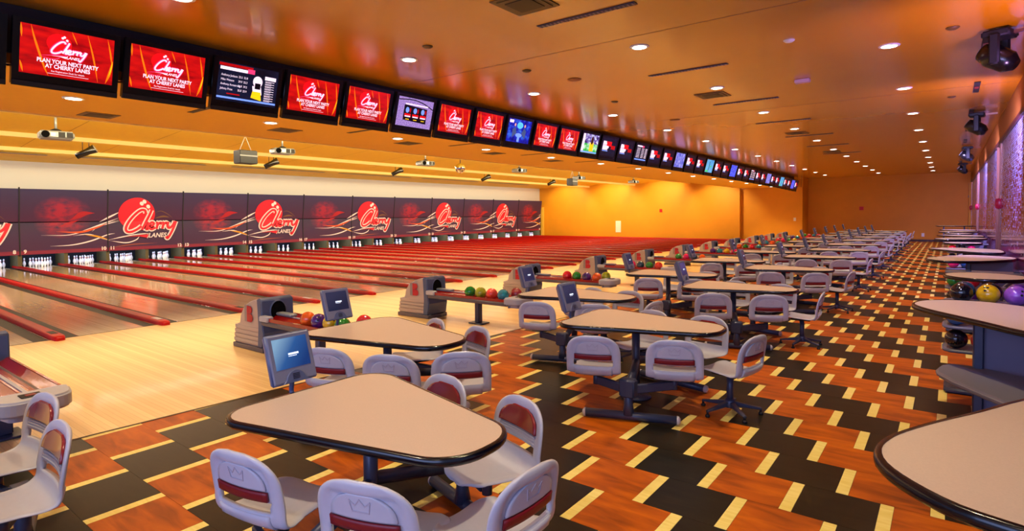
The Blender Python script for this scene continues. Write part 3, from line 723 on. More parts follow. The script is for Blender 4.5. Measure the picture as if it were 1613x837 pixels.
def patch(s0, s1, t0, t1, off, th, name, mt, wfun=None, ns=10, ntt=14):
    V = []; F = []
    for side in (0, 1):
        for i in range(ns+1):
            s = s0+(s1-s0)*i/ns; k = wfun(i/ns) if wfun else 1
            for j in range(ntt+1):
                t = (t0+(t1-t0)*j/ntt)*k; V.append(smap(s, t, off+(th if side else 0)))
    n = ntt+1; B = (ns+1)*n
    for i in range(ns):
        for j in range(ntt):
            a = i*n+j; F.append((a, a+n, a+n+1, a+1)); F.append((B+a, B+a+1, B+a+n+1, B+a+n))
    for j in range(ntt):
        F.append((j, j+1, B+j+1, B+j)); a = ns*n+j; F.append((a+1, a, B+a, B+a+1))
    for i in range(ns):
        a = i*n; F.append((a+n, a, B+a, B+a+n)); a = i*n+ntt; F.append((a, a+n, B+a+n, B+a))
    m = MB().add(V, F, True).mesh(name, mt)
    bm = bmesh.new(); bm.from_mesh(m); bmesh.ops.recalc_face_normals(bm, faces=bm.faces); bm.to_mesh(m); bm.free()
    return m
CH = {}
CH['moulded_shell'] = make_shell()
sd = lambda f: max(0.05, 1-f**2.6)**(1/2.6)
CH['back_pad'] = patch(0.685, LT-0.058, -0.76, 0.76, 0.002, 0.022, 'back_pad', M_red, lambda f: max(0.12, 1-f**2.8)**(1/2.8), 16)
CH['back_panel'] = patch(0.682, LT-0.062, -0.66, 0.66, -0.014, 0.012, 'back_panel', M_shell, lambda f: max(0.10, 1-f**2.8)**(1/2.8), 16)
CH['seat_roll'] = patch(0.43, 0.545, -0.70, 0.70, -0.026, 0.018, 'seat_roll', M_shell, None, 4)
CH['red_band'] = patch(0.622, 0.674, -0.69, 0.69, -0.018, 0.012, 'red_band', M_redband, None, 3)
for k in range(4): CH['back_rib%d' % k] = patch(0.622+k*0.02, 0.632+k*0.02, -0.72, 0.72, 0.009, 0.006, 'back_rib', M_shell, None, 1)
cr = MB()
crown = [(-0.045, 0.0), (0.045, 0.0), (0.062, 0.060), (0.028, 0.034), (0.0, 0.068), (-0.028, 0.034), (-0.062, 0.060)]
for a, b in zip(crown, crown[1:]+crown[:1]):
    P = [];
    for (x, s) in (a, b):
        P.append((x/0.265, 0.725+s))
    d = Vector((P[1][0]-P[0][0], P[1][1]-P[0][1])); nn = Vector((-d.y*0.265, d.x)).normalized()*0.0035 if d.length else Vector((0, 0))
    q = [smap(P[0][1]+nn.y, P[0][0]+nn.x/0.265, -0.0135), smap(P[1][1]+nn.y, P[1][0]+nn.x/0.265, -0.0135), smap(P[1][1]-nn.y, P[1][0]-nn.x/0.265, -0.0135), smap(P[0][1]-nn.y, P[0][0]-nn.x/0.265, -0.0135)]
    q2 = [v+Vector((0, -0.004, 0)) for v in q]
    cr.add(q+q2, [(0, 1, 2, 3), (4, 5, 6, 7), (0, 1, 5, 4), (1, 2, 6, 5), (2, 3, 7, 6), (3, 0, 4, 7)])
CH['crown_emblem'] = cr.mesh('crown_emblem', mat('emblem_grey', (176, 172, 188), 0.4))
CH['seat_plate'] = MB().box(-0.12, 0.12, -0.13, 0.15, 0.40, 0.428).mesh('seat_plate', M_mblack, 0.01)
CH['post'] = MB().tube([(0, 0.0, 0.285), (0, 0.0, 0.40)], 0.034, 14).mesh('post', M_blue)
CH['post_long'] = MB().tube([(0, 0, 0.10), (0, 0, 0.40)], 0.034, 14).mesh('post', M_blue)
CH['hub'] = MB().lathe([(0.05, 0.06), (0.06, 0.08), (0.055, 0.13), (0.04, 0.15)], 16).mesh('hub', M_blue)
def legm():
    return MB().add(*loft([(0.04, 0.024, 0.075, 0.125), (0.20, 0.020, 0.06, 0.09), (0.31, 0.016, 0.05, 0.07)])).mesh('base_leg', M_blue, 0.004)
CH['base_leg'] = legm(); CH['caster'] = MB().tube([(0.30, 0, 0.07), (0.30, 0, 0.02)], 0.012, 8).lathe([(0.0, 0.0), (0.024, 0.0), (0.024, 0.02), (0.012, 0.03)], 12, (0.30, 0, 0)).mesh('caster', M_mblack)
def make_chair(star):
    t = thing('bowler_chair', 'chair', 'chair')
    for k in ('moulded_shell', 'back_pad', 'back_panel', 'seat_roll', 'red_band', 'crown_emblem', 'seat_plate'): link(k, CH[k], t)
    for k in range(4): link('back_rib', CH['back_rib%d' % k], t)
    if star:
        link('post', CH['post_long'], t); link('hub', CH['hub'], t)
        for k in range(5):
            l = link('base_leg', CH['base_leg'], t, rot=(0, 0, R(72*k+20))); link('caster', CH['caster'], l)
    else: link('post', CH['post'], t)
    return t

# tables and their chairs
ROW2 = [(-2.74, 2.28, 0), (-2.68, 5.98, 3), (-2.70, 9.72, 3), (-2.74, 13.5, 3), (-2.78, 17.4, 3), (-2.78, 20.9, 3), (-2.80, 24.5, 3), (-2.80, 28.1, 3), (-2.82, 31.7, 3), (-2.85, 35.3, 3), (-2.9, 38.9, 3), (-2.9, 42.4, 3)]
ROW1 = [(-4.60, 0.28, 0), (-4.56, 3.97, 0), (-4.42, 7.52, 2), (-4.40, 11.15, 3), (-4.46, 15.0, 3), (-4.50, 18.8, 3), (-4.52, 22.5, 3), (-4.52, 26.2, 3), (-4.55, 29.8, 3), (-4.6, 33.4, 3), (-4.65, 37.0, 3), (-4.7, 40.6, 3), (-4.7, 44.2, 3)]
tab0 = make_table(); mon0 = make_monitor(); chA = make_chair(False); chS = make_chair(True)
used = set()
OVR = {('approach', 0, 'far right'): (0.37, 0.50, R(178)), ('approach', 0, 'far left'): (-0.37, 0.62, R(184)), ('aisle', 0, 'near left'): (-0.26, -0.52, R(10)), ('aisle', 0, 'near right'): (0.50, -0.36, R(18)), ('approach', 1, 'near left'): (-0.15, -0.54, R(20)), ('approach', 1, 'near right'): (0.51, -0.38, R(26)), ('aisle', 0, 'aisle end'): (0.86, -0.03, R(88))}
def put(o, loc, rz, label, group=None):
    if o.name not in used:
        used.add(o.name); o.location = loc; o.rotation_euler = (0, 0, rz); o['label'] = label
        if group: o['group'] = group
        return o
    return dup(o, loc, rz, label, group)
def rotp(x, y, a): return x*math.cos(a)-y*math.sin(a), x*math.sin(a)+y*math.cos(a)
for rn, rows in (('aisle', ROW2), ('approach', ROW1)):
    for i, (tx, ty, deg) in enumerate(rows):
        a = R(deg); od = ORD[i]; rowname = '%s-side row' % rn
        put(tab0, (tx, ty, 0), a, 'beige teardrop bowler table on blue frame, %s in the %s' % (od, rowname), 'bowler tables')
        dx, dy = rotp(-0.87, -0.02, a)
        put(mon0, (tx+dx, ty+dy, ZT), R(4+random.uniform(-5, 5)), 'grey touch score monitor on the %s table of the %s' % (od, rowname), 'score monitors')
        rnd = lambda d: R(random.uniform(-d, d))
        for lab, x, y, rz, st in (('near left', -0.30, -0.66, R(18)+rnd(4), 0), ('near right', 0.45, -0.42, R(23)+rnd(4), 0), ('far right', 0.40, 0.50, R(168)+rnd(8), 0), ('far left', -0.33, 0.58, R(170)+rnd(12), 0), ('aisle end', 0.89, 0.02, R(82)+rnd(9), 1)):
            if (rn, i) == ('approach', 0): rz = {'aisle end': R(80), 'far right': R(178), 'far left': R(184)}.get(lab, rz)
            if (rn, i, lab) == ('approach', 1, 'aisle end'): rz = R(44)
            if (rn, i, lab) == ('aisle', 0, 'aisle end'): rz = R(70)
            x, y, rz = OVR.get((rn, i, lab), (x, y, rz))
            dx, dy = rotp(x, y, a)
            put(chS if st else chA, (tx+dx, ty+dy, 0), a+rz, 'grey moulded bowler chair at the %s of the %s %s table' % (lab, od, rowname), 'grey moulded bowler chairs')

# ------------------------------------------------------------------ bowling balls
BC = {'orange': (226, 92, 20), 'purple': (74, 34, 120), 'yellow': (206, 168, 20), 'green': (22, 128, 40), 'red': (214, 20, 40), 'dark red': (140, 10, 24), 'teal': (30, 130, 150), 'lime': (150, 160, 30), 'pink': (226, 30, 100), 'dark teal': (20, 62, 84), 'black': (16, 16, 24), 'blue': (30, 90, 150), 'orange-red': (230, 60, 40), 'light green': (140, 180, 70), 'light purple': (140, 80, 190)}
BR_ = 0.108
prof_b = [(BR_*math.sin(math.pi*k/14), -BR_*math.cos(math.pi*k/14)) for k in range(15)]; prof_b[0] = (0, -BR_); prof_b[-1] = (0, BR_)
bm_cache = {}
M_hole = mat('finger_hole', (4, 4, 6), 0.8)
hm = MB()
for (a, b) in ((0.0, 0.22), (0.24, 0.10), (-0.05, -0.22)):
    d = Vector((math.sin(a), math.sin(b), 1)).normalized()
    u = d.orthogonal().normalized(); w = d.cross(u)
    hm.add([d*(BR_+0.0006)+(u*math.cos(t)+w*math.sin(t))*0.0125 for t in [2*math.pi*k/12 for k in range(12)]], [tuple(range(12))])
hole_me = hm.mesh('finger_holes', M_hole)
def ball(col, loc, label, rot=None):
    if col not in bm_cache:
        m = mat('ball_'+col.replace(' ', '_').replace('-', '_'), BC[col], 0.12, coat=0.8, noise=0.28, nscale=14)
        bm_cache[col] = MB().lathe(prof_b, 28).mesh('ball_body', m)
    t = thing('bowling_ball', label, 'bowling ball', loc); link('ball_body', bm_cache[col], t); link('finger_holes', hole_me, t)
    t.rotation_euler = rot or (random.uniform(-1.2, 1.2), random.uniform(-1.2, 1.2), random.uniform(0, 6))
    return t

# ------------------------------------------------------------------ ball returns
M_hood = mat('hood_grey', (176, 160, 152), 0.45); M_hood2 = mat('hood_blue', (70, 84, 120), 0.4); M_red_chan = mat('red_channel', (150, 14, 14), 0.25, coat=0.4)
M_side = mat('rack_side_grey', (92, 84, 92), 0.45); M_rcap = mat('rack_end_grey', (176, 176, 186), 0.35)
def make_return():
    """origin on the floor at the hood's camera-side front corner; +x to the bowlers, +y along the lanes' row"""
    t = thing('ball_return', 'ball return', 'ball return')
    # hood: side profile in x,z swept across y
    outer = [(-0.93, 0.0), (0.06, 0.0), (0.06, 0.06), (0.0, 0.08), (0.0, 0.80), (-0.06, 0.83), (-0.22, 0.82), (-0.42, 0.76), (-0.58, 0.66), (-0.68, 0.52), (-0.72, 0.40), (-0.84, 0.36), (-0.90, 0.06)]
    def sweep(prof_, y0, y1): return MB().add([(x, y0, z) for x, z in prof_]+[(x, y1, z) for x, z in prof_], [tuple(range(len(prof_))), tuple(range(2*len(prof_)-1, len(prof_)-1, -1))]+[(i, i+len(prof_), (i+1) % len(prof_)+len(prof_), (i+1) % len(prof_)) for i in range(len(prof_))])
    body = [(x, z) for x, z in outer if True]
    body = [(-0.88, 0.07), (-0.02, 0.07), (-0.12, 0.38), (-0.10, 0.78), (-0.24, 0.80), (-0.42, 0.745), (-0.58, 0.655), (-0.67, 0.53), (-0.70, 0.40), (-0.82, 0.37)]
    sweep(body, 0.0, 0.52).build('hood_body', M_hood, t, bevel=0.018, seg=3)
    for k in range(4):
        z = 0.10+k*0.07; xl = -0.875+k*0.014
        MB().box(xl, -0.03-k*0.02, -0.006-0.003*(3-k)*0, 0.526, z, z+0.058).build('step_moulding', M_hood, t, bevel=0.006)
    MB().box(-0.90, 0.0, -0.012, 0.532, 0.0, 0.07).build('plinth', M_side, t, bevel=0.006)
    fr = [(-0.02, 0.07), (0.02, 0.30), (0.0, 0.40), (-0.02, 0.55), (-0.03, 0.80), (-0.10, 0.83), (-0.16, 0.82), (-0.13, 0.40), (-0.16, 0.07)]
    sweep(fr, -0.01, 0.53).build('front_bezel', M_hood2, t, bevel=0.015, seg=3)
    m = MB(); n = 28; cx = 0.26
    ring = [(cx+0.125*math.cos(2*math.pi*k/n), 0.615+0.155*math.sin(2*math.pi*k/n)) for k in range(n)]
    ring2 = [(cx+0.145*math.cos(2*math.pi*k/n), 0.615+0.175*math.sin(2*math.pi*k/n)) for k in range(n)]
    xs = lambda z: -0.02-(z-0.55)*0.04
    MB().add([(xs(z)+0.013, y, z) for y, z in ring], [tuple(range(n))]).build('ball_opening', M_void, t)
    MB().add([(xs(z)+0.008, y, z) for y, z in ring2]+[(xs(z)+0.02, y, z) for y, z in ring], [(k, (k+1) % n, n+(k+1) % n, n+k) for k in range(n)], True).build('opening_rim', M_hood2, t)
    # letter B badge on both sides
    b = MB()
    for y, s in ((-0.004, -1), (0.524, 1)):
        b.box(-0.52, -0.40, min(y, y+s*0.006), max(y, y+s*0.006), 0.44, 0.70)
    b.build('badge_plate', mat('badge_grey', (140, 128, 128), 0.5), t)
    rb = MB()
    for y, s in ((-0.012, -1), (0.532, 1)):
        def D(z0, w, h):
            o = [(-0.44, z0), (-0.44, z0+h)]+[(-0.44+w-h/2*0.9+h/2*0.9*math.cos(q), z0+h/2+h/2*math.sin(q)) for q in [math.pi/2-math.pi*k/10 for k in range(11)]]
            i_ = [(-0.41, z0+0.04), (-0.41, z0+h-0.04), (-0.44+w-0.05, z0+h/2+0.01), (-0.44+w-0.05, z0+h/2-0.01)]
            nn = len(o); vs_ = [(x, y, z) for x, z in o]+[(x, y-0.004, z) for x, z in o]
            rb.add(vs_, [tuple(range(nn)), tuple(range(2*nn-1, nn-1, -1))]+[(k, k+nn, (k+1) % nn+nn, (k+1) % nn) for k in range(nn)])
        D(0.575, 0.145, 0.115); D(0.445, 0.165, 0.125)
    rb.build('letter_badge', mat('badge_red', (176, 16, 36), 0.4), t)
    # rack: two red channels, grey skirts, rounded end
    for y0 in (-0.02, 0.27):
        m = MB(); n = 8; vs = []
        for i in range(n+1):
            f = i/n; z = 0.545-0.05*math.sin(math.pi*f); vs += [(-0.02, y0+0.02+f*0.21, z), (2.02, y0+0.02+f*0.21, z)]
        m.add(vs, [(2*i, 2*i+2, 2*i+3, 2*i+1) for i in range(n)], True)
        m.box(0.02, 2.0, y0, y0+0.022, 0.50, 0.552).box(0.02, 2.0, y0+0.228, y0+0.25, 0.50, 0.552)
        m.build('ball_channel', M_red_chan, t)
    MB().box(0.0, 2.0, -0.035, 0.515, 0.43, 0.497).build('rack_skirt', M_side, t, bevel=0.015)
    MB().box(0.0, 2.0, 0.235, 0.265, 0.46, 0.56).build('centre_rail', M_rcap, t)
    out = rounded([(1.93, -0.06, 0.05), (2.28, 0.0, 0.16), (2.28, 0.48, 0.16), (1.93, 0.54, 0.05)], 6)
    MB().prism(out, 0.455, 0.585).build('end_cap', M_rcap, t, bevel=0.02, seg=3)
    MB().prism(grow(out, -0.09), 0.40, 0.46).build('end_underside', M_rcap, t, bevel=0.015)
    MB().box(2.05, 2.19, 0.15, 0.30, 0.583, 0.592).build('control_panel', M_mblack, t, bevel=0.01)
    MB().box(2.09, 2.15, 0.19, 0.26, 0.590, 0.595).build('reset_button', M_redband, t)
    MB().box(-0.03, 0.20, -0.05, 0.06, 0.49, 0.575).build('hand_dryer_vent', M_rcap, t, bevel=0.012)
    MB().box(0.02, 0.42, 0.20, 0.32, 0.56, 0.60).build('deflector_tray', M_silver, t, bevel=0.01)
    MB().box(1.06, 1.16, 0.18, 0.30, 0.02, 0.44).build('support_post', M_blue, t, bevel=0.01)
    MB().box(0.95, 1.27, 0.12, 0.38, 0.0, 0.02).build('floor_plate', M_blue, t, bevel=0.005)
    return t
RETURNS = [(1.12, []), (4.586, ['orange', 'purple', 'yellow', 'green', 'red']), (8.056, ['green', 'lime', 'orange-red', 'teal', 'dark red']), (11.54, ['red', 'green', 'purple', 'orange', 'lime']),
           (15.05, ['pink', 'dark teal', 'green', 'orange-red']), (18.6, ['green', 'pink', 'dark teal', 'orange']), (22.1, ['purple', 'teal', 'yellow', 'pink']), (25.6, ['orange', 'green', 'red', 'teal']),
           (29.1, ['yellow', 'teal', 'orange', 'green']), (32.6, ['red', 'pink', 'green', 'yellow']), (36.1, ['purple', 'teal', 'orange', 'red']), (39.6, ['green', 'red', 'teal', 'pink'])]
ret0 = make_return()
for i, (y, cols) in enumerate(RETURNS):
    lb = 'grey ball return hood with red letter badge, %s along the approach' % ORD[i] if i else 'partly seen ball return rack at the left frame edge'
    put(ret0, (-8.26, y, 0), 0, lb, 'ball returns')
    xs_ = [-7.24, -6.98, -6.71, -6.44, -6.38]
    for j, c in enumerate(cols):
        far = (j == 4)
        x = xs_[j]; yy = y+(0.105 if not far else 0.395); z = 0.505+BR_ if True else 0
        if far: x = -6.36
        ball(c, (x, yy, z), '%s bowling ball resting on the %s ball return rack' % (c, ORD[i]))
    if i == 1: pass

# ------------------------------------------------------------------ overhead television row
def tv_y(i): return -1.09e-4*i**3+5.2646e-3*i*i+1.1029*i+0.7623
def tv_z(i): return -5.1143e-4*i*i+1.626e-2*i+4.3466
EM = {}
def emat(name, rgb, s=1.0): return mat(name, rgb, 0.3, emit=s)
def img_mat(name, fn, s=1.0):
    def b_(nt, b):
        tc = N(nt, 'ShaderNodeTexCoord'); sp = N(nt, 'ShaderNodeSeparateXYZ'); nt.links.new(tc.outputs['Generated'], sp.inputs[0])
        c = fn(nt, tc, sp.outputs[1], sp.outputs[2]); nt.links.new(c, b.inputs['Emission Color']); b.inputs['Emission Strength'].default_value = s
        b.inputs['Base Color'].default_value = (0.01, 0.01, 0.01, 1)
    return node_mat(name, b_, 0.2)
def nz_(nt, tc, scale, st=(1, 1, 1), det=4):
    mp = N(nt, 'ShaderNodeMapping'); mp.inputs['Scale'].default_value = st; nt.links.new(tc.outputs['Generated'], mp.inputs[0])
    n = N(nt, 'ShaderNodeTexNoise'); n.inputs['Scale'].default_value = scale; n.inputs['Detail'].default_value = det; nt.links.new(mp.outputs[0], n.inputs['Vector']); return n.outputs[0]
SCR = {
 'red': img_mat('screen_red', lambda nt, tc, u, v: ramp(nt, nz_(nt, tc, 2.5, (1, 1, 2.5)), [(0.3, (150, 0, 4)), (0.5, (214, 6, 8)), (0.75, (244, 24, 10))]), 1.0),
 'dark': img_mat('screen_dark', lambda nt, tc, u, v: ramp(nt, nz_(nt, tc, 4), [(0.3, (4, 6, 22)), (0.6, (16, 20, 50)), (0.8, (50, 40, 90))]), 1.0),
 'list': img_mat('screen_list', lambda nt, tc, u, v: ramp(nt, nz_(nt, tc, 2), [(0.3, (4, 6, 24)), (0.7, (20, 30, 64))]), 1.0),
 'stadium': img_mat('screen_stadium', lambda nt, tc, u, v: ramp(nt, nz_(nt, tc, 40, det=6), [(0.3, (90, 70, 170)), (0.5, (170, 130, 210)), (0.7, (220, 190, 240))]), 1.0),
 'blue': img_mat('screen_blue', lambda nt, tc, u, v: ramp(nt, nz_(nt, tc, 5), [(0.3, (4, 8, 110)), (0.5, (16, 30, 200)), (0.7, (60, 120, 240)), (0.85, (190, 230, 255))]), 1.0),
 'field': img_mat('screen_field', lambda nt, tc, u, v: mixc(nt, math_n(nt, 'LESS_THAN', v, 0.5), ramp(nt, nz_(nt, tc, 6), [(0.35, (30, 20, 60)), (0.5, (120, 90, 190)), (0.65, (240, 240, 255))]), ramp(nt, nz_(nt, tc, 5), [(0.4, (40, 200, 60)), (0.65, (230, 255, 230))])), 1.0),
 'lilac': img_mat('screen_lilac', lambda nt, tc, u, v: ramp(nt, nz_(nt, tc, 4, (1, 2, 1)), [(0.3, (50, 70, 210)), (0.5, (130, 130, 230)), (0.7, (200, 190, 255))]), 1.0),
 'cyan': img_mat('screen_cyan', lambda nt, tc, u, v: ramp(nt, nz_(nt, tc, 2), [(0.3, (70, 160, 230)), (0.7, (120, 200, 240))]), 1.0),
 'bluetext': img_mat('screen_bluetext', lambda nt, tc, u, v: ramp(nt, nz_(nt, tc, 9, (1, 1, 2)), [(0.35, (10, 20, 230)), (0.55, (60, 90, 255)), (0.7, (220, 220, 255))]), 1.0),
 'night': img_mat('screen_night', lambda nt, tc, u, v: ramp(nt, v, [(0.0, (200, 40, 90)), (0.05, (10, 60, 60)), (0.4, (8, 30, 44)), (1.0, (6, 10, 30))]), 1.0)}
E_w = emat('pixels_white', (255, 235, 255), 1.0); E_red = emat('pixels_red', (240, 10, 20), 1.0); E_org = emat('pixels_orange', (255, 120, 10), 1.0)
E_pk = emat('pixels_pink', (240, 60, 120), 1.0); E_g = emat('pixels_green', (60, 220, 60), 1.0); E_y = emat('pixels_yellow', (255, 210, 20), 1.0); E_b = emat('pixels_blue', (120, 160, 255), 1.0); E_dk = emat('pixels_black', (6, 4, 16), 0.6)
E_dred = emat('pixels_dark_red', (170, 6, 10), 1.0)
SW, SH = 0.93, 0.56; HWv = SW/2
def tv_contents(kind):
    """list of (name, Flat, material): flat pictures on the screen; u in -SW/2..SW/2, v in 0..SH"""
    L = []; d = 0.004
    if kind == 'red':
        f = Flat(d, .0002); g = Flat(d+.002)
        for pts, w in (([(-.46, .56), (-.45, .40)], .02), ([(-.37, .56), (-.33, .40), (-.24, .12), (-.19, 0)], .022), ([(.02, .56), (.08, .42)], .012), ([(.18, .56), (.25, .30), (.31, .01)], .018), ([(.39, .56), (.43, .38), (.45, .25)], .018), ([(.455, .30), (.43, .14), (.39, .01)], .03), ([(-.46, .14), (-.43, .01)], .02)): f.ribbon(pts, w, flat=True)
        L.append(('orange_streaks', f, E_org))
        g.ribbon([(.458, .30), (.445, .20), (.42, .10)], .012, flat=True); L.append(('yellow_streak', g, E_y))
        s = 0.00083
        Mx = lambda x, y: ((x-400)*s, (600-y)*s*1.0+0.155)
        # compact logo above the lettering
        L.append(('logo_ball', logo_parts(Mx, d+.001, 'ball'), E_red)); L.append(('logo_finger_holes', logo_parts(Mx, d+.002, 'holes'), E_w))
        L.append(('logo_outline', logo_parts(Mx, d+.003, 'white'), E_pk)); L.append(('logo_script', logo_parts(Mx, d+.009, 'red'), E_w))
        x, y = Mx(447, 505)
        f = Flat(d+.004).text('LANES', x, y, 0.045, bold=.001, shear=.25)
        f.text('PLAN YOUR NEXT PARTY', 0, 0.155, 0.066, bold=.0016, sx=.80); f.text('AT CHERRY LANES', 0, 0.098, 0.066, bold=.0016, sx=.80)
        f.text('See Registration Desk for details', 0, 0.056, 0.028, sx=.9); f.rect(-.20, .21, .033, .037)
        L.append(('lettering', f, E_w))
    elif kind == 'scores':
        f = Flat(d); f.rect(-.44, -.03, .45, .495); f.rect(.25, .43, .40, .455)
        for k, (n_, a, b) in enumerate((('Anthony Jackson', '23.5', '52.8'), ('Mike Watson', '29.9', '55.3'), ('Anthony Armstrong', '36.8', '39.2'), ('Johnny Price', '35.8', '23.9'))):
            y = .36-k*.066; f.text(n_, -.42, y, .045, align='LEFT', sx=.8); f.text(a, -.13, y, .045, sx=.8); f.text(b, -.05, y, .045, sx=.8)
        for k in range(9): f.rect(.26, .41, .375-k*.036, .382-k*.036); f.rect(.26, .36, .362-k*.036, .367-k*.036)
        L.append(('lettering', f, E_w))
        L.append(('red_bars', Flat(d).rect(-.46, .05, .505, .545).rect(-.32, -.12, .10, .118), E_dred)); L.append(('title_badge', Flat(d+.001).rect(-.03, .08, .45, .515), E_pk))
        L.append(('blue_band', Flat(d).rect(-.46, .46, .035, .062), E_b))
        f = Flat(d).disc(.14, .35, .075, .085); f.poly([(.06, .28), (.20, .28), (.22, .16), (.08, .16)]); L.append(('player_helmet', f, E_w))
        L.append(('player_shirt', Flat(d+.001).poly([(.07, .20), (.20, .20), (.22, .07), (.05, .10)]), E_y)); L.append(('player_mask', Flat(d+.001).rect(.10, .19, .24, .33), E_dk))
    elif kind == 'stadium':
        L.append(('panel', Flat(d).poly([(-.30, .12), (.32, .09), (.31, .39), (-.30, .42)]), E_dk))
        f = Flat(d).ribbon([(-.46, .50), (-.1, .53), (.2, .49), (.46, .40)], .02, taper=False); L.append(('rail', f, E_dk))
        for k in range(3):
            x = -.19+k*.205
            L.append(('card_portrait', Flat(d+.001).disc(x-.02, .32, .045, .055), E_b)); L.append(('card_red', Flat(d+.001).rect(x-.08, x+.08, .19, .25), E_red))
            L.append(('card_white', Flat(d+.002).rect(x-.07, x+.07, .185, .21), E_w)); L.append(('card_figure', Flat(d+.001).disc(x+.055, .32, .02, .05), E_dred)); L.append(('card_green', Flat(d+.001).rect(x-.04, x+.05, .135, .15), E_y))
        L.append(('title_strip', Flat(d+.001).rect(-.28, .32, .425, .45), E_w))
    elif kind == 'blue':
        L.append(('desk', Flat(d).disc(.0, .18, .13, .05).rect(-.04, .05, .02, .16), E_b))
        for sx in (-1, 1):
            L.append(('presenter_suit', Flat(d+.001).poly([(sx*.10, .22), (sx*.26, .10), (sx*.28, .30), (sx*.18, .38)] if sx < 0 else [(sx*.10, .22), (sx*.18, .38), (sx*.28, .30), (sx*.26, .10)]), emat('pixels_suit', (70, 90, 140), 0.8)))
            L.append(('presenter_head', Flat(d+.002).disc(sx*.20, .42, .028, .04), emat('pixels_skin', (240, 170, 140), 1.0)))
        L.append(('title_glow', Flat(d).disc(0, .42, .12, .08), emat('pixels_cyan', (90, 200, 255), 1.0))); L.append(('channel_mark', Flat(d+.001).rect(-.44, -.28, .46, .53), E_w))
    elif kind == 'field':
        L.append(('player', Flat(d).poly([(-.02, .30), (.0, .06), (.22, .06), (.20, .32), (.10, .36)]), E_y)); L.append(('player_hair', Flat(d+.001).disc(.09, .38, .07, .12), emat('pixels_brown', (60, 24, 20), 1.0)))
        L.append(('caption_bar', Flat(d+.001).rect(-.46, .46, .01, .05), E_b)); L.append(('side_bar', Flat(d+.001).rect(-.46, -.34, .05, .55), E_w))
    elif kind == 'dark':
        L.append(('white_letters', Flat(d).rect(-.40, -.20, .38, .50*.9).rect(-.40, -.02, .24, .40).rect(-.40, -.08, .18, .25), E_w))
        L.append(('red_block', Flat(d+.001).rect(-.17, .13, .31, .45), E_red)); L.append(('dark_red_block', Flat(d+.001).rect(.13, .40, .22, .34), E_dred))
        L.append(('letter_cuts', Flat(d+.002).rect(-.30, -.29, .24, .45).rect(-.40, -.02, .325, .335).rect(-.15, -.14, .2, .30), E_dk)); L.append(('caption', Flat(d+.001).rect(-.40, -.05, .14, .165), E_b))
    elif kind == 'list':
        f = Flat(d).rect(-.40, .0, .48, .53)
        for k in range(7):
            f.rect(-.38, -.12, .42-k*.05, .435-k*.05); f.rect(-.02, .18, .42-k*.05, .435-k*.05); f.rect(.26, .42, .42-k*.05, .44-k*.05)
        L.append(('list_rows', f, E_w)); L.append(('title_badge', Flat(d+.001).rect(.0, .14, .47, .53), E_pk)); L.append(('lower_bar', Flat(d+.001).rect(-.44, .44, .03, .07), E_b))
    elif kind == 'cyan':
        L.append(('tower_diagram', Flat(d).ribbon([(-.10, .06), (-.05, .25), (-.08, .48)], .05, taper=False), E_dk)); L.append(('green_mark', Flat(d+.001).rect(.06, .22, .24, .29), E_g)); L.append(('green_ground', Flat(d+.001).rect(-.42, -.1, .02, .08), E_g))
    elif kind == 'night':
        L.append(('lower_line', Flat(d).rect(-.46, .46, .01, .03), E_pk))
    return L
SEQ = {0: 'night', 3: 'scores', 6: 'stadium', 9: 'blue', 12: 'field', 15: 'list', 18: 'lilac', 21: 'cyan', 24: 'bluetext', 27: 'list', 30: 'lilac', 33: 'cyan', 36: 'bluetext'}
BG = {'scores': 'list'}
KINDTXT = {'red': 'red script-logo advert', 'dark': 'dark white-and-red slide', 'list': 'white score list', 'scores': 'score table and helmet', 'stadium': 'lilac picture with three cards', 'blue': 'two presenters on blue', 'field': 'yellow-clad player on green', 'lilac': 'lilac picture', 'cyan': 'pale blue picture', 'bluetext': 'bright blue picture', 'night': 'dark green picture'}
tv_body = MB().box(-0.085, -0.012, -0.53, 0.53, -0.155, 0.625).mesh('tv_casing', M_black, 0.012)
tv_frame = MB().box(-0.013, 0.006, -0.53, 0.53, -0.155, -0.0).box(-0.013, 0.006, -0.53, 0.53, SH, 0.625).box(-0.013, 0.006, -0.53, -HWv, 0, SH).box(-0.013, 0.006, HWv, 0.53, 0, SH).mesh('tv_bezel', M_black)
tv_lip = MB().box(0.004, 0.02, -0.53, 0.53, -0.155, -0.085).mesh('speaker_bar', M_mblack, 0.008)
tv_protos = {}
def make_tv(kind):
    t = thing('television', 'tv', 'television')
    link('tv_casing', tv_body, t); link('tv_bezel', tv_frame, t); link('speaker_bar', tv_lip, t)
    MB().box(-0.012, 0.0, -HWv, HWv, 0, SH).build('screen', SCR[BG.get(kind, kind)], t)
    for nm, f, m in tv_contents(kind): f.build(nm, m, t)
    MB().box(-0.30, -0.08, -0.06, 0.06, 0.25, 0.35).build('wall_bracket', M_mblack, t)
    return t
for i in range(38):
    kind = SEQ.get(i, 'red' if i < 12 else 'dark')
    y = tv_y(i)+0.47; z = tv_z(i)-SH-0.02
    z = min(z, ZC-0.02-0.65)
    lb = 'television showing a %s, %s from the left frame edge' % (KINDTXT[kind], ordw(i+1))
    if kind not in tv_protos:
        t = make_tv(kind); tv_protos[kind] = t; t['label'] = lb; t['group'] = 'televisions above the approach'
    else: t = dup(tv_protos[kind], label=lb, group='televisions above the approach')
    t.location = (-8.60, y, z); t.rotation_euler = (0, R(15), 0)
mb = MB()
tag(MB().box(-8.79, -8.74, 0.2, 44.2, 4.02, ZC-0.004).build('backing_board', mat('backing_navy', (22, 20, 34), 0.5)), 'long dark navy board behind the row of televisions', 'backing board')

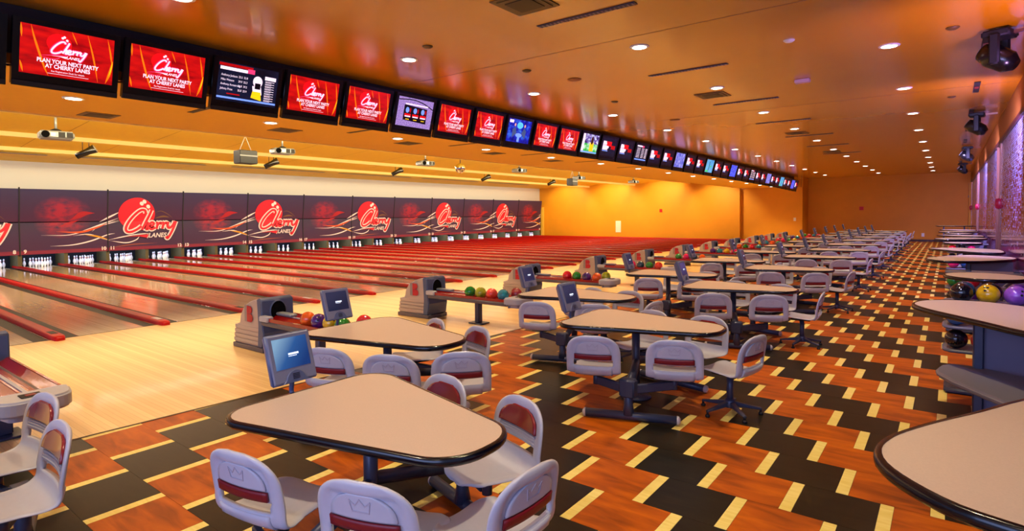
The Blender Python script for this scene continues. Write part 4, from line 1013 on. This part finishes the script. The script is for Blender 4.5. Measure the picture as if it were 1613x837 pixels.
# ------------------------------------------------------------------ recessed downlights
dl_ring = MB().lathe([(0.118, -0.012), (0.14, -0.010), (0.145, 0.0)], 24).mesh('trim_ring', M_white)
dl_disc = MB().lathe([(0.0, -0.016), (0.08, -0.015), (0.12, -0.010)], 24); dl_disc = dl_disc.mesh('lamp_disc', M_lamp)
rows_dl = [('aisle', SPOT_AISLE, [(-0.75-0.013*j, 6.7+3.78*j) for j in range(-2, 11)], ZC, (1.0, 0.80, 0.50), 1.0), ('centre', SPOT_MID, [(-3.75, 4.5+3.62*j) for j in range(-2, 12)], ZC, (1.0, 0.80, 0.50), 1.0),
           ('television-side', SPOT_EDGE, [(-7.0+0.05*min(j, 4), 3.0+3.42*j) for j in range(-1, 13)], ZC, (1.0, 0.78, 0.45), 1.0), ('approach', SPOT_APP, [(-10.6+0.1*min(j, 5), 2.95+3.13*j) for j in range(-1, 14)], ZA, (1.0, 0.82, 0.50), 1.0)]
for nm, pw, pts, z, col, k in rows_dl:
    for j, (x, y) in enumerate(pts):
        if y > YB-1.2: continue
        t = thing('downlight', 'round recessed downlight, %s from the camera in the %s ceiling row' % (ORD[j] if j else 'first', nm), 'ceiling light', (x, y, z-0.001), 0, 'recessed round downlights')
        link('trim_ring', dl_ring, t); d = link('lamp_disc', dl_disc, t); d.scale = (1, 1, 1)
        l = bpy.data.lights.get('down_'+nm) or bpy.data.lights.new('down_'+nm, 'SPOT')
        l.energy = pw; l.color = col; l.spot_size = R(96); l.spot_blend = 0.8; l.shadow_soft_size = 0.08
        lo = bpy.data.objects.new('lamp', l); COL.objects.link(lo); lo.parent = t; lo.location = (0, 0, -0.03)

# ------------------------------------------------------------------ tall tables and ball racks along the right-hand wall
def tall_table(name, pts, z, label, posts, tray=None, panel=None):
    cx = sum(p[0] for p in pts)/len(pts); cy = sum(p[1] for p in pts)/len(pts)
    L = [(x-cx, y-cy) for x, y in pts]
    P = catmull([(x, y, 0) for x, y in L+L[:1]], 3)[:-1]; P = [(p.x, p.y) for p in P]
    t = thing(name, label, 'table', (cx, cy, 0)); tabletop(t, P, z, 0.045)
    for (x, y) in posts:
        MB().box(x-cx-0.04, x-cx+0.04, y-cy-0.05, y-cy+0.05, 0, z-0.046).build('post', M_blue, t, bevel=0.012)
    if panel: x0, x1, y = panel; MB().box(x0-cx, x1-cx, y-cy-0.015, y-cy+0.015, 0.04, z-0.06).build('back_panel', mat('panel_mauve', (112, 106, 136), 0.5), t)
    if tray:
        q = [(x-cx, y-cy) for x, y in tray[0]]; MB().prism(q, tray[1]-0.055, tray[1]).build('drink_shelf', mat('shelf_grey', (112, 108, 118), 0.4), t, bevel=0.02, seg=3)
    return t
ZH = 1.12
tall_table('tall_table', [(0.19, 2.27), (0.62, 2.28), (0.98, 2.5), (0.98, 4.3), (0.66, 4.35), (0.31, 3.84), (0.13, 3.5), (-0.03, 3.22), (-0.15, 2.98), (-0.20, 2.84), (-0.22, 2.70), (-0.19, 2.56), (-0.10, 2.43), (0.03, 2.32)], ZH, 'large beige tall table filling the bottom right corner', [(0.6, 3.2)])
tall_table('tall_table', [(0.22, 6.35), (0.47, 6.01), (0.80, 5.75), (1.0, 5.9), (1.0, 7.0), (0.80, 7.38), (0.59, 7.57), (0.34, 7.72), (0.11, 7.72), (-0.06, 7.66), (-0.18, 7.55), (-0.26, 7.41), (-0.29, 7.16), (-0.18, 6.89), (0.0, 6.64)], ZH, 'pointed tall table with grey shelf beneath, in front of the ball rack', [(0.22, 6.75)],
           ([(-0.09, 6.50), (-0.08, 6.38), (0.03, 6.13), (0.19, 5.88), (0.36, 5.62), (0.6, 5.5), (1.0, 5.5), (1.0, 6.55), (0.5, 6.62), (0.21, 6.80), (0.02, 6.80), (-0.06, 6.68)], 0.63), (0.22, 1.0, 6.78))
def circle(cx, cy, rx, ry, n=14): return [(cx+rx*math.cos(2*math.pi*k/n), cy+ry*math.sin(2*math.pi*k/n)) for k in range(n)]
tall_table('tall_table', circle(0.42, 10.8, 0.48, 0.53), ZH, 'round tall table standing just behind the full ball rack', [(0.42, 10.8)])
A_ = [(0.0, -0.3), (0.26, -0.70), (0.83, -0.46), (1.35, 0.3), (1.35, 1.0), (0.71, 1.34), (0.25, 0.68), (0.04, 0.20), (-0.01, 0.0)]
B_ = [(0.0, -0.1), (0.30, -0.64), (0.80, -1.26), (1.36, -1.30), (1.42, -0.4), (1.3, 0.1), (0.80, 0.44), (0.42, 0.45), (0.10, 0.15)]
for n_, (pts, tx, ty, lb) in enumerate(((A_, -0.36, 14.4, 'first pointed tall table beyond the round one, tip towards the aisle'), (B_, -0.42, 18.2, 'second pointed tall table, meeting the first behind it'),
        (A_, -0.40, 24.7, 'bright-edged pointed tall table beyond the small round table'), (B_, -0.40, 28.3, 'fourth pointed tall table, meeting the bright-edged one'),
        (A_, -0.40, 33.0, 'fifth pointed tall table towards the back wall'), (B_, -0.40, 36.4, 'sixth pointed tall table towards the back wall'))):
    tall_table('tall_table', [(min(tx+x, 0.99), ty+y) for x, y in pts], ZH, lb, [(0.3, ty+0.2)], None, (0.3, 0.98, ty+0.25))
tall_table('tall_table', circle(0.30, 21.6, 0.46, 0.5), ZH, 'small round tall table near the white chairs', [(0.3, 21.6)])
tall_table('tall_table', circle(0.30, 30.6, 0.46, 0.5), ZH, 'farthest round tall table by the mosaic wall', [(0.3, 30.6)])
tall_table('tall_table', [(-0.6, 44.0), (0.9, 44.0), (0.9, 45.0), (-0.6, 45.0)], 1.15, 'last tall counter before the orange back wall', [(-0.3, 44.5), (0.7, 44.5)])
def make_rack():
    t = thing('ball_rack', 'rack', 'ball rack')
    for k in range(3):
        z = 0.47+k*0.265
        o = rounded([(-0.04, -0.24, 0.12), (0.98, -0.24, 0.02), (0.98, 0.24, 0.02), (-0.04, 0.24, 0.12)], 6)
        MB().prism(o, z, z+0.035).build('shelf', mat('rack_shelf_grey', (100, 100, 118), 0.4), t, bevel=0.012)
    for y in (-0.0,):
        MB().box(0.24, 0.32, y-0.03, y+0.03, 0, 1.06).build('post', M_blue, t, bevel=0.01); MB().box(0.86, 0.94, y-0.03, y+0.03, 0, 1.06).build('post', M_blue, t, bevel=0.01)
    MB().box(-0.02, 0.96, -0.22, 0.22, 0.0, 0.06).build('base', M_blue, t, bevel=0.02)
    return t
rk = make_rack()
RK = [(8.35, 'ball rack between the pointed table and the round table', [['black', 'yellow', 'light purple', 'light green'], ['blue', 'teal', 'black', 'purple'], ['black', 'orange-red', 'blue', 'dark red']]),
      (12.5, 'second ball rack, its shelf ends sticking out behind the round table', [[], ['green', 'red', 'blue'], ['black', 'purple', 'lime']]),
      (16.6, 'third ball rack, beyond the first pointed tall table', [[], ['pink', 'blue', 'black'], ['black', 'green', 'red']]),
      (23.0, 'farthest ball rack, beside the small round tall table', [[], ['red', 'black', 'pink'], ['black', 'blue', 'green']])]
for n_, (y, lb, tiers) in enumerate(RK):
    put(rk, (-0.02, y, 0), 0, lb, 'ball racks by the mosaic wall')
    for k, cols in enumerate(tiers[::-1]):
        for j, c in enumerate(cols):
            x = 0.07+j*0.235 + (0.04 if k == 2 and n_ == 0 else 0)
            ball(c, (x, y-0.12, 0.47+k*0.265+0.036+BR_), '%s bowling ball on the %s shelf of the %s ball rack' % (c, ('bottom', 'middle', 'top')[k], ORD[n_]), (0.9+random.uniform(-.3, .3), random.uniform(-.3, .3), random.uniform(-0.4, 0.4)) if k == 2 and c != 'black' else None)
            if n_ == 0 and k == 2 and j < 4:
                c2 = ['dark teal', 'black', 'purple', 'black'][j]
                ball(c2, (x+0.03, y+0.12, 0.47+k*0.265+0.036+BR_), '%s bowling ball in the back row of the nearest rack, %s from the aisle' % (c2, ORD[j] if j else 'first'))
for x, y, rz, lb in ((0.62, 13.1, 60, 'shaded chair pulled up behind the first pointed tall table'), (0.70, 19.8, 175, 'brightly lit white-looking chair by the small round tall table'), (0.45, 20.6, 190, 'brightly lit chair with red band nearer the aisle'), (0.66, 26.6, 200, 'chair with red pad beyond the bright-edged tall table'), (0.66, 34.6, 180, 'farthest chair beside the mosaic wall')):
    dup(chS, (x, y, 0), R(rz), 'grey moulded bowler '+lb, 'chairs by the mosaic wall')

# ------------------------------------------------------------------ ceiling fittings
M_slot = mat('slot_dark', (44, 34, 60), 0.5); M_vent = mat('vent_brown', (96, 70, 30), 0.5); M_vdark = mat('vent_dark', (60, 44, 24), 0.6)
for j, y in enumerate((2.8, 6.4, 9.95, 13.55, 17.2, 20.9, 24.5, 28.1)):
    t = thing('air_slot', 'long dark ceiling air slot, %s from the camera over the tables' % (ORD[j] if j else 'first'), 'air vent', (-3.7, y, ZC), 0, 'linear ceiling slots')
    MB().box(-0.70, 0.70, -0.05, 0.05, -0.012, -0.001).build('slot_frame', M_slot, t)
    m = MB()
    for k in range(24): m.box(-0.68+k*0.058, -0.66+k*0.058, -0.035, 0.035, -0.018, -0.011)
    tag(m.build('louvres', mat('louvre_grey', (120, 96, 130), 0.4), t), kind='stuff')
for j, (x, y) in enumerate(((-4.05, 5.6), (-4.05, 12.4), (-3.9, 20.1), (-3.95, 27.2))):
    t = thing('ceiling_vent', 'square four-way ceiling diffuser, %s from the camera' % (ORD[j] if j else 'first'), 'air vent', (x, y, ZC), 0, 'square ceiling diffusers')
    MB().box(-0.30, 0.30, -0.30, 0.30, -0.012, -0.001).build('vent_frame', M_vent, t)
    for k, (a, z) in enumerate(((0.24, -0.022), (0.17, -0.03))):
        MB().box(-a, a, -a, a, z, z+0.012).build('vent_cone', M_vdark if k else M_vent, t)
for j, y in enumerate((11.3, 15.1, 18.9, 22.6, 26.4, 30.2, 34.0, 37.8)):
    t = thing('air_slot', 'short dark air slot by the header beam, %s from the camera' % (ORD[j] if j else 'first'), 'air vent', (0.40, y, ZC), 0, 'short ceiling slots')
    MB().box(-0.05, 0.05, -0.62, 0.62, -0.012, -0.001).build('slot_frame', M_mblack, t); MB().box(-0.035, 0.035, -0.12, 0.12, -0.018, -0.011).build('slot_insert', M_redband, t)
for j, (x, y) in enumerate(((-12.0, 4.6), (-11.2, 7.7), (-10.9, 10.9), (-10.8, 14.2), (-10.8, 17.4))):
    t = thing('ceiling_vent', 'brown square vent, %s from the left over the approach' % (ordw(j+1)), 'air vent', (x, y-0.9, ZA), 0, 'approach ceiling vents')
    MB().box(-0.26, 0.26, -0.26, 0.26, -0.010, -0.001).build('vent_frame', M_vent, t); MB().box(-0.18, 0.18, -0.18, 0.18, -0.016, -0.009).build('vent_grille', M_vdark, t)
for j, y in enumerate((4.6, 7.9, 11.1, 14.3, 17.5, 20.7)):
    tag(MB().box(-0.62, 0.62, -0.05, 0.05, -0.008, -0.001).build('air_slot', M_vdark, None, (-9.9, y, ZA)), 'thin slot under the televisions, %s from the left' % ordw(j+1), 'air vent', 'approach ceiling slots')
tag(MB().box(-0.13, 0.13, -0.07, 0.07, -0.07, -0.001).build('emergency_light', mat('fitting_lilac', (226, 190, 220), 0.4), None, (-2.25, 12.05, ZC), bevel=0.01), 'small pale lilac box light on the ceiling', 'ceiling light')
for j, (x, y) in enumerate(((-5.9, 8.2), (-6.2, 6.1), (-1.9, 9.2), (-6.0, 11.7), (0.0, 10.0), (0.0, 16.0))):
    tag(MB().lathe([(0.0, -0.035), (0.05, -0.03), (0.075, -0.012), (0.08, -0.001)], 18).build('smoke_detector', M_vent if j != 2 else M_white, None, (x, y, ZC)), 'small round detector on the orange ceiling, %s from the camera' % ordw(j+1), 'detector', 'ceiling detectors')
for j, (x, y) in enumerate(((-5.6, 9.3), (-5.9, 15.0))):
    tag(MB().lathe([(0.0, -0.012), (0.12, -0.012), (0.13, -0.001)], 24).build('ceiling_speaker', mat('grille_orange', (150, 84, 20), 0.6), None, (x, y, ZC)), ('round orange ceiling speaker grille above the fifth television' if j == 0 else 'round orange speaker grille farther along the televisions'), 'speaker', 'ceiling speakers')
# dark linear slots in the last bay over the pin decks
for j, (a, b) in enumerate(((1.5, 7.0), (8.1, 13.1), (14.4, 19.7), (20.7, 26.3), (27.4, 33.1), (34.4, 39.7))):
    tag(MB().box(-0.11, 0.11, a, b, -0.004, 0.004).build('lane_ceiling_slot', mat('slot_slate', (44, 46, 66), 0.5), None, (-28.5, 0, 4.585)), 'long dark slot over the pin decks, %s from the left' % ordw(j+1), 'air vent', 'dark slots over the pin decks')

# ------------------------------------------------------------------ hanging projectors, spotlights, speaker, mirror ball
def make_projector():
    t = thing('projector', 'projector', 'projector')
    MB().tube([(0, 0, 0.10), (0, 0, 0.56)], 0.03, 10).build('drop_pole', M_silver, t)
    MB().lathe([(0.13, 0.08), (0.12, 0.12), (0.04, 0.16)], 16).build('pole_mount', M_mblack, t)
    MB().box(-0.26, 0.26, -0.36, 0.36, -0.12, 0.08).build('body', M_silver, t, bevel=0.04, seg=3)
    MB().tube([(0.24, -0.24, -0.02), (0.30, -0.24, -0.02)], 0.085, 18).build('lens', M_void, t)
    MB().box(0.255, 0.268, 0.02, 0.16, -0.08, 0.05).build('fan_grille', M_mblack, t); MB().box(0.255, 0.268, 0.19, 0.32, -0.08, 0.05).build('fan_grille', M_mblack, t)
    MB().box(0.255, 0.268, -0.13, -0.04, -0.06, 0.03).build('label_plate', M_white, t)
    return t
pj = make_projector()
for j, (y, z, x) in enumerate(((4.75, 4.25, -18.5), (11.12, 4.36, -18.5), (17.97, 4.39, -18.5), (24.95, 4.46, -18.5), (31.2, 4.35, -18.5), (39.0, 4.42, -18.5))):
    put(pj, (x, y, z), R(-8), 'silver projector on a drop pole, %s from the left over the lanes' % ordw(j+1), 'projectors over the lanes')
def make_spot():
    t = thing('spotlight', 'spot', 'spotlight')
    for y in (-0.09, 0.09): MB().tube([(0, y, 0.05), (0, y, 0.54)], 0.012, 8).build('yoke_arm', M_mblack, t)
    a = Matrix.Rotation(R(28), 4, 'X')
    MB().tube([(0, -0.30, 0), (0, 0.06, 0), (0, 0.30, 0)], [0.10, 0.11, 0.15], 16).xform(a).build('barrel', M_black, t)
    MB().tube([(0, 0.298, 0), (0, 0.305, 0)], 0.12, 16).xform(a).build('lens', mat('lens_grey', (130, 130, 130), 0.1), t)
    return t
sp0 = make_spot()
for j, (y, z) in enumerate(((6.7, 4.28), (13.3, 4.33), (20.3, 4.36), (27.5, 4.36), (34.9, 4.36))):
    put(sp0, (-23.0, y, z), R(-30), 'black spotlight hanging over the lanes, %s from the left' % ordw(j+1), 'black spotlights over the lanes')
for j, (y, z, lb) in enumerate(((9.8, 4.12, 'black hanging loudspeaker beside the second projector'), (30.4, 4.18, 'small black hanging loudspeaker beside the fifth projector'))):
    t = thing('loudspeaker', lb, 'loudspeaker', (-18.5, 9.8 if j == 0 else 30.4, 4.04))
    MB().box(-0.22, 0.22, -0.30, 0.30, -0.22, 0.22).build('cabinet', mat('speaker_slate', (52, 58, 66), 0.5), t, bevel=0.02)
    MB().box(0.221, 0.228, -0.30, 0.30, 0.02, 0.06).build('silver_stripe', M_silver, t)
    for s_ in (-1, 1): MB().tube([(0.0, s_*0.2, 0.22), (0, 0, 0.70)], 0.012, 8).build('sling', M_lgrey, t)
t = thing('mirror_ball', 'silver mirror ball hanging over the lanes between two projectors', 'mirror ball', (-18.5, 20.25, 4.30))
m = MB(); n1, n2 = 24, 14
for i in range(n2):
    for k in range(n1):
        a0, a1 = math.pi*i/n2-math.pi/2, math.pi*(i+1)/n2-math.pi/2; b0, b1 = 2*math.pi*k/n1, 2*math.pi*(k+1)/n1
        P = lambda a, b: (0.24*math.cos(a)*math.cos(b), 0.24*math.cos(a)*math.sin(b), 0.24*math.sin(a))
        m.add([P(a0, b0), P(a0, b1), P(a1, b1), P(a1, b0)], [(0, 1, 2, 3)])
m.build('mirror_facets', mat('mirror', (220, 220, 220), 0.08, metal=1.0), t); MB().tube([(0, 0, 0.23), (0, 0, 0.50)], 0.02, 8).build('motor_rod', M_mblack, t)
# moving-head stage lights on the header beam
def make_head():
    t = thing('moving_head_light', 'head', 'stage light')
    MB().box(-0.16, 0.16, -0.18, 0.18, -0.10, 0.0).build('base_box', M_mblack, t, bevel=0.02)
    for s_ in (-1, 1): MB().box(-0.06, 0.06, s_*0.19-0.03, s_*0.19+0.03, -0.48, -0.06).build('yoke_arm', M_mblack, t, bevel=0.02)
    a = Matrix.Translation((0, 0, -0.38)) @ Matrix.Rotation(R(35), 4, 'Y')
    MB().tube([(0.22, 0, 0), (0.12, 0, 0), (-0.10, 0, 0), (-0.24, 0, 0)], [0.08, 0.15, 0.16, 0.12], 14).xform(a).build('lamp_head', M_black, t)
    MB().tube([(-0.241, 0, 0), (-0.25, 0, 0)], 0.10, 14).xform(a).build('lens', mat('lens_grey', (130, 130, 130), 0.1), t)
    MB().box(0.1, 0.40, -0.03, 0.03, -0.07, -0.03).build('wall_bracket', M_copper, t)
    return t
hd = make_head()
for j, (x, y) in enumerate(((0.52, 10.5), (0.52, 18.9), (0.50, 28.5), (0.5, 38.0))):
    put(hd, (x, y, ZC-0.03), R(-20+j*14), 'black moving-head stage light by the header beam, %s from the camera' % ordw(j+1), 'moving-head lights')
# small things on the walls
def plate(name, loc, w, h, m, label, cat, ax='y'):
    b = MB().box(-w/2, w/2, -0.03, -0.001, -h/2, h/2)
    return tag(b.build(name, m, None, loc, bevel=0.005), label, cat)
M_alarm = mat('alarm_red', (200, 14, 24), 0.35)
plate('fire_alarm', (-19.1, WLS, 2.30), 0.24, 0.26, M_alarm, 'small red fire alarm on the bright orange lane side wall', 'fire alarm')
plate('wall_panel', (-23.0, WLS, 0.95), 0.50, 1.0, mat('access_white', (236, 232, 226), 0.5), 'white access panel low on the orange lane side wall', 'panel')
plate('light_switch', (-9.0, WLS+0.35, 1.55), 0.16, 0.24, M_white, 'small white switch plate on the pilaster wall', 'switch')
plate('fire_alarm', (-5.05, YB, 2.30), 0.26, 0.26, M_alarm, 'small red fire alarm on the darker orange back wall', 'fire alarm')
plate('wall_socket', (-1.45, YB, 0.45), 0.16, 0.24, M_white, 'small white socket low on the back wall by the aisle', 'socket')

for j, y in enumerate((7.6, 14.9, 29.5)):
    MB().box(-8.7, XW-0.02, -0.006, 0.006, -0.002, -0.0002).build('ceiling_joint', mat('joint_brown', (120, 70, 10), 0.6), bpy.data.objects['ceiling'], (0, y, ZC))

# the nearest monitor is seen head-on, so its picture shows brighter than the others, which are seen aslant
def scr2(nt, b):
    tc = N(nt, 'ShaderNodeTexCoord'); sp = N(nt, 'ShaderNodeSeparateXYZ'); nt.links.new(tc.outputs['Generated'], sp.inputs[0])
    c = ramp(nt, math_n(nt, 'ADD', math_n(nt, 'MULTIPLY', sp.outputs[1], -0.8), math_n(nt, 'ADD', math_n(nt, 'MULTIPLY', sp.outputs[2], 0.5), 0.6)), [(0.0, (24, 60, 130)), (0.5, (50, 100, 170)), (0.95, (150, 190, 225))])
    nt.links.new(c, b.inputs['Emission Color']); b.inputs['Emission Strength'].default_value = 0.75; b.inputs['Base Color'].default_value = (0.01, 0.015, 0.03, 1)
scr_bright = node_mat('score_screen_bright', scr2, 0.15)
for c in mon0.children:
    if c.name.split('.')[0] == 'screen':
        c.material_slots[0].link = 'OBJECT'; c.material_slots[0].material = scr_bright
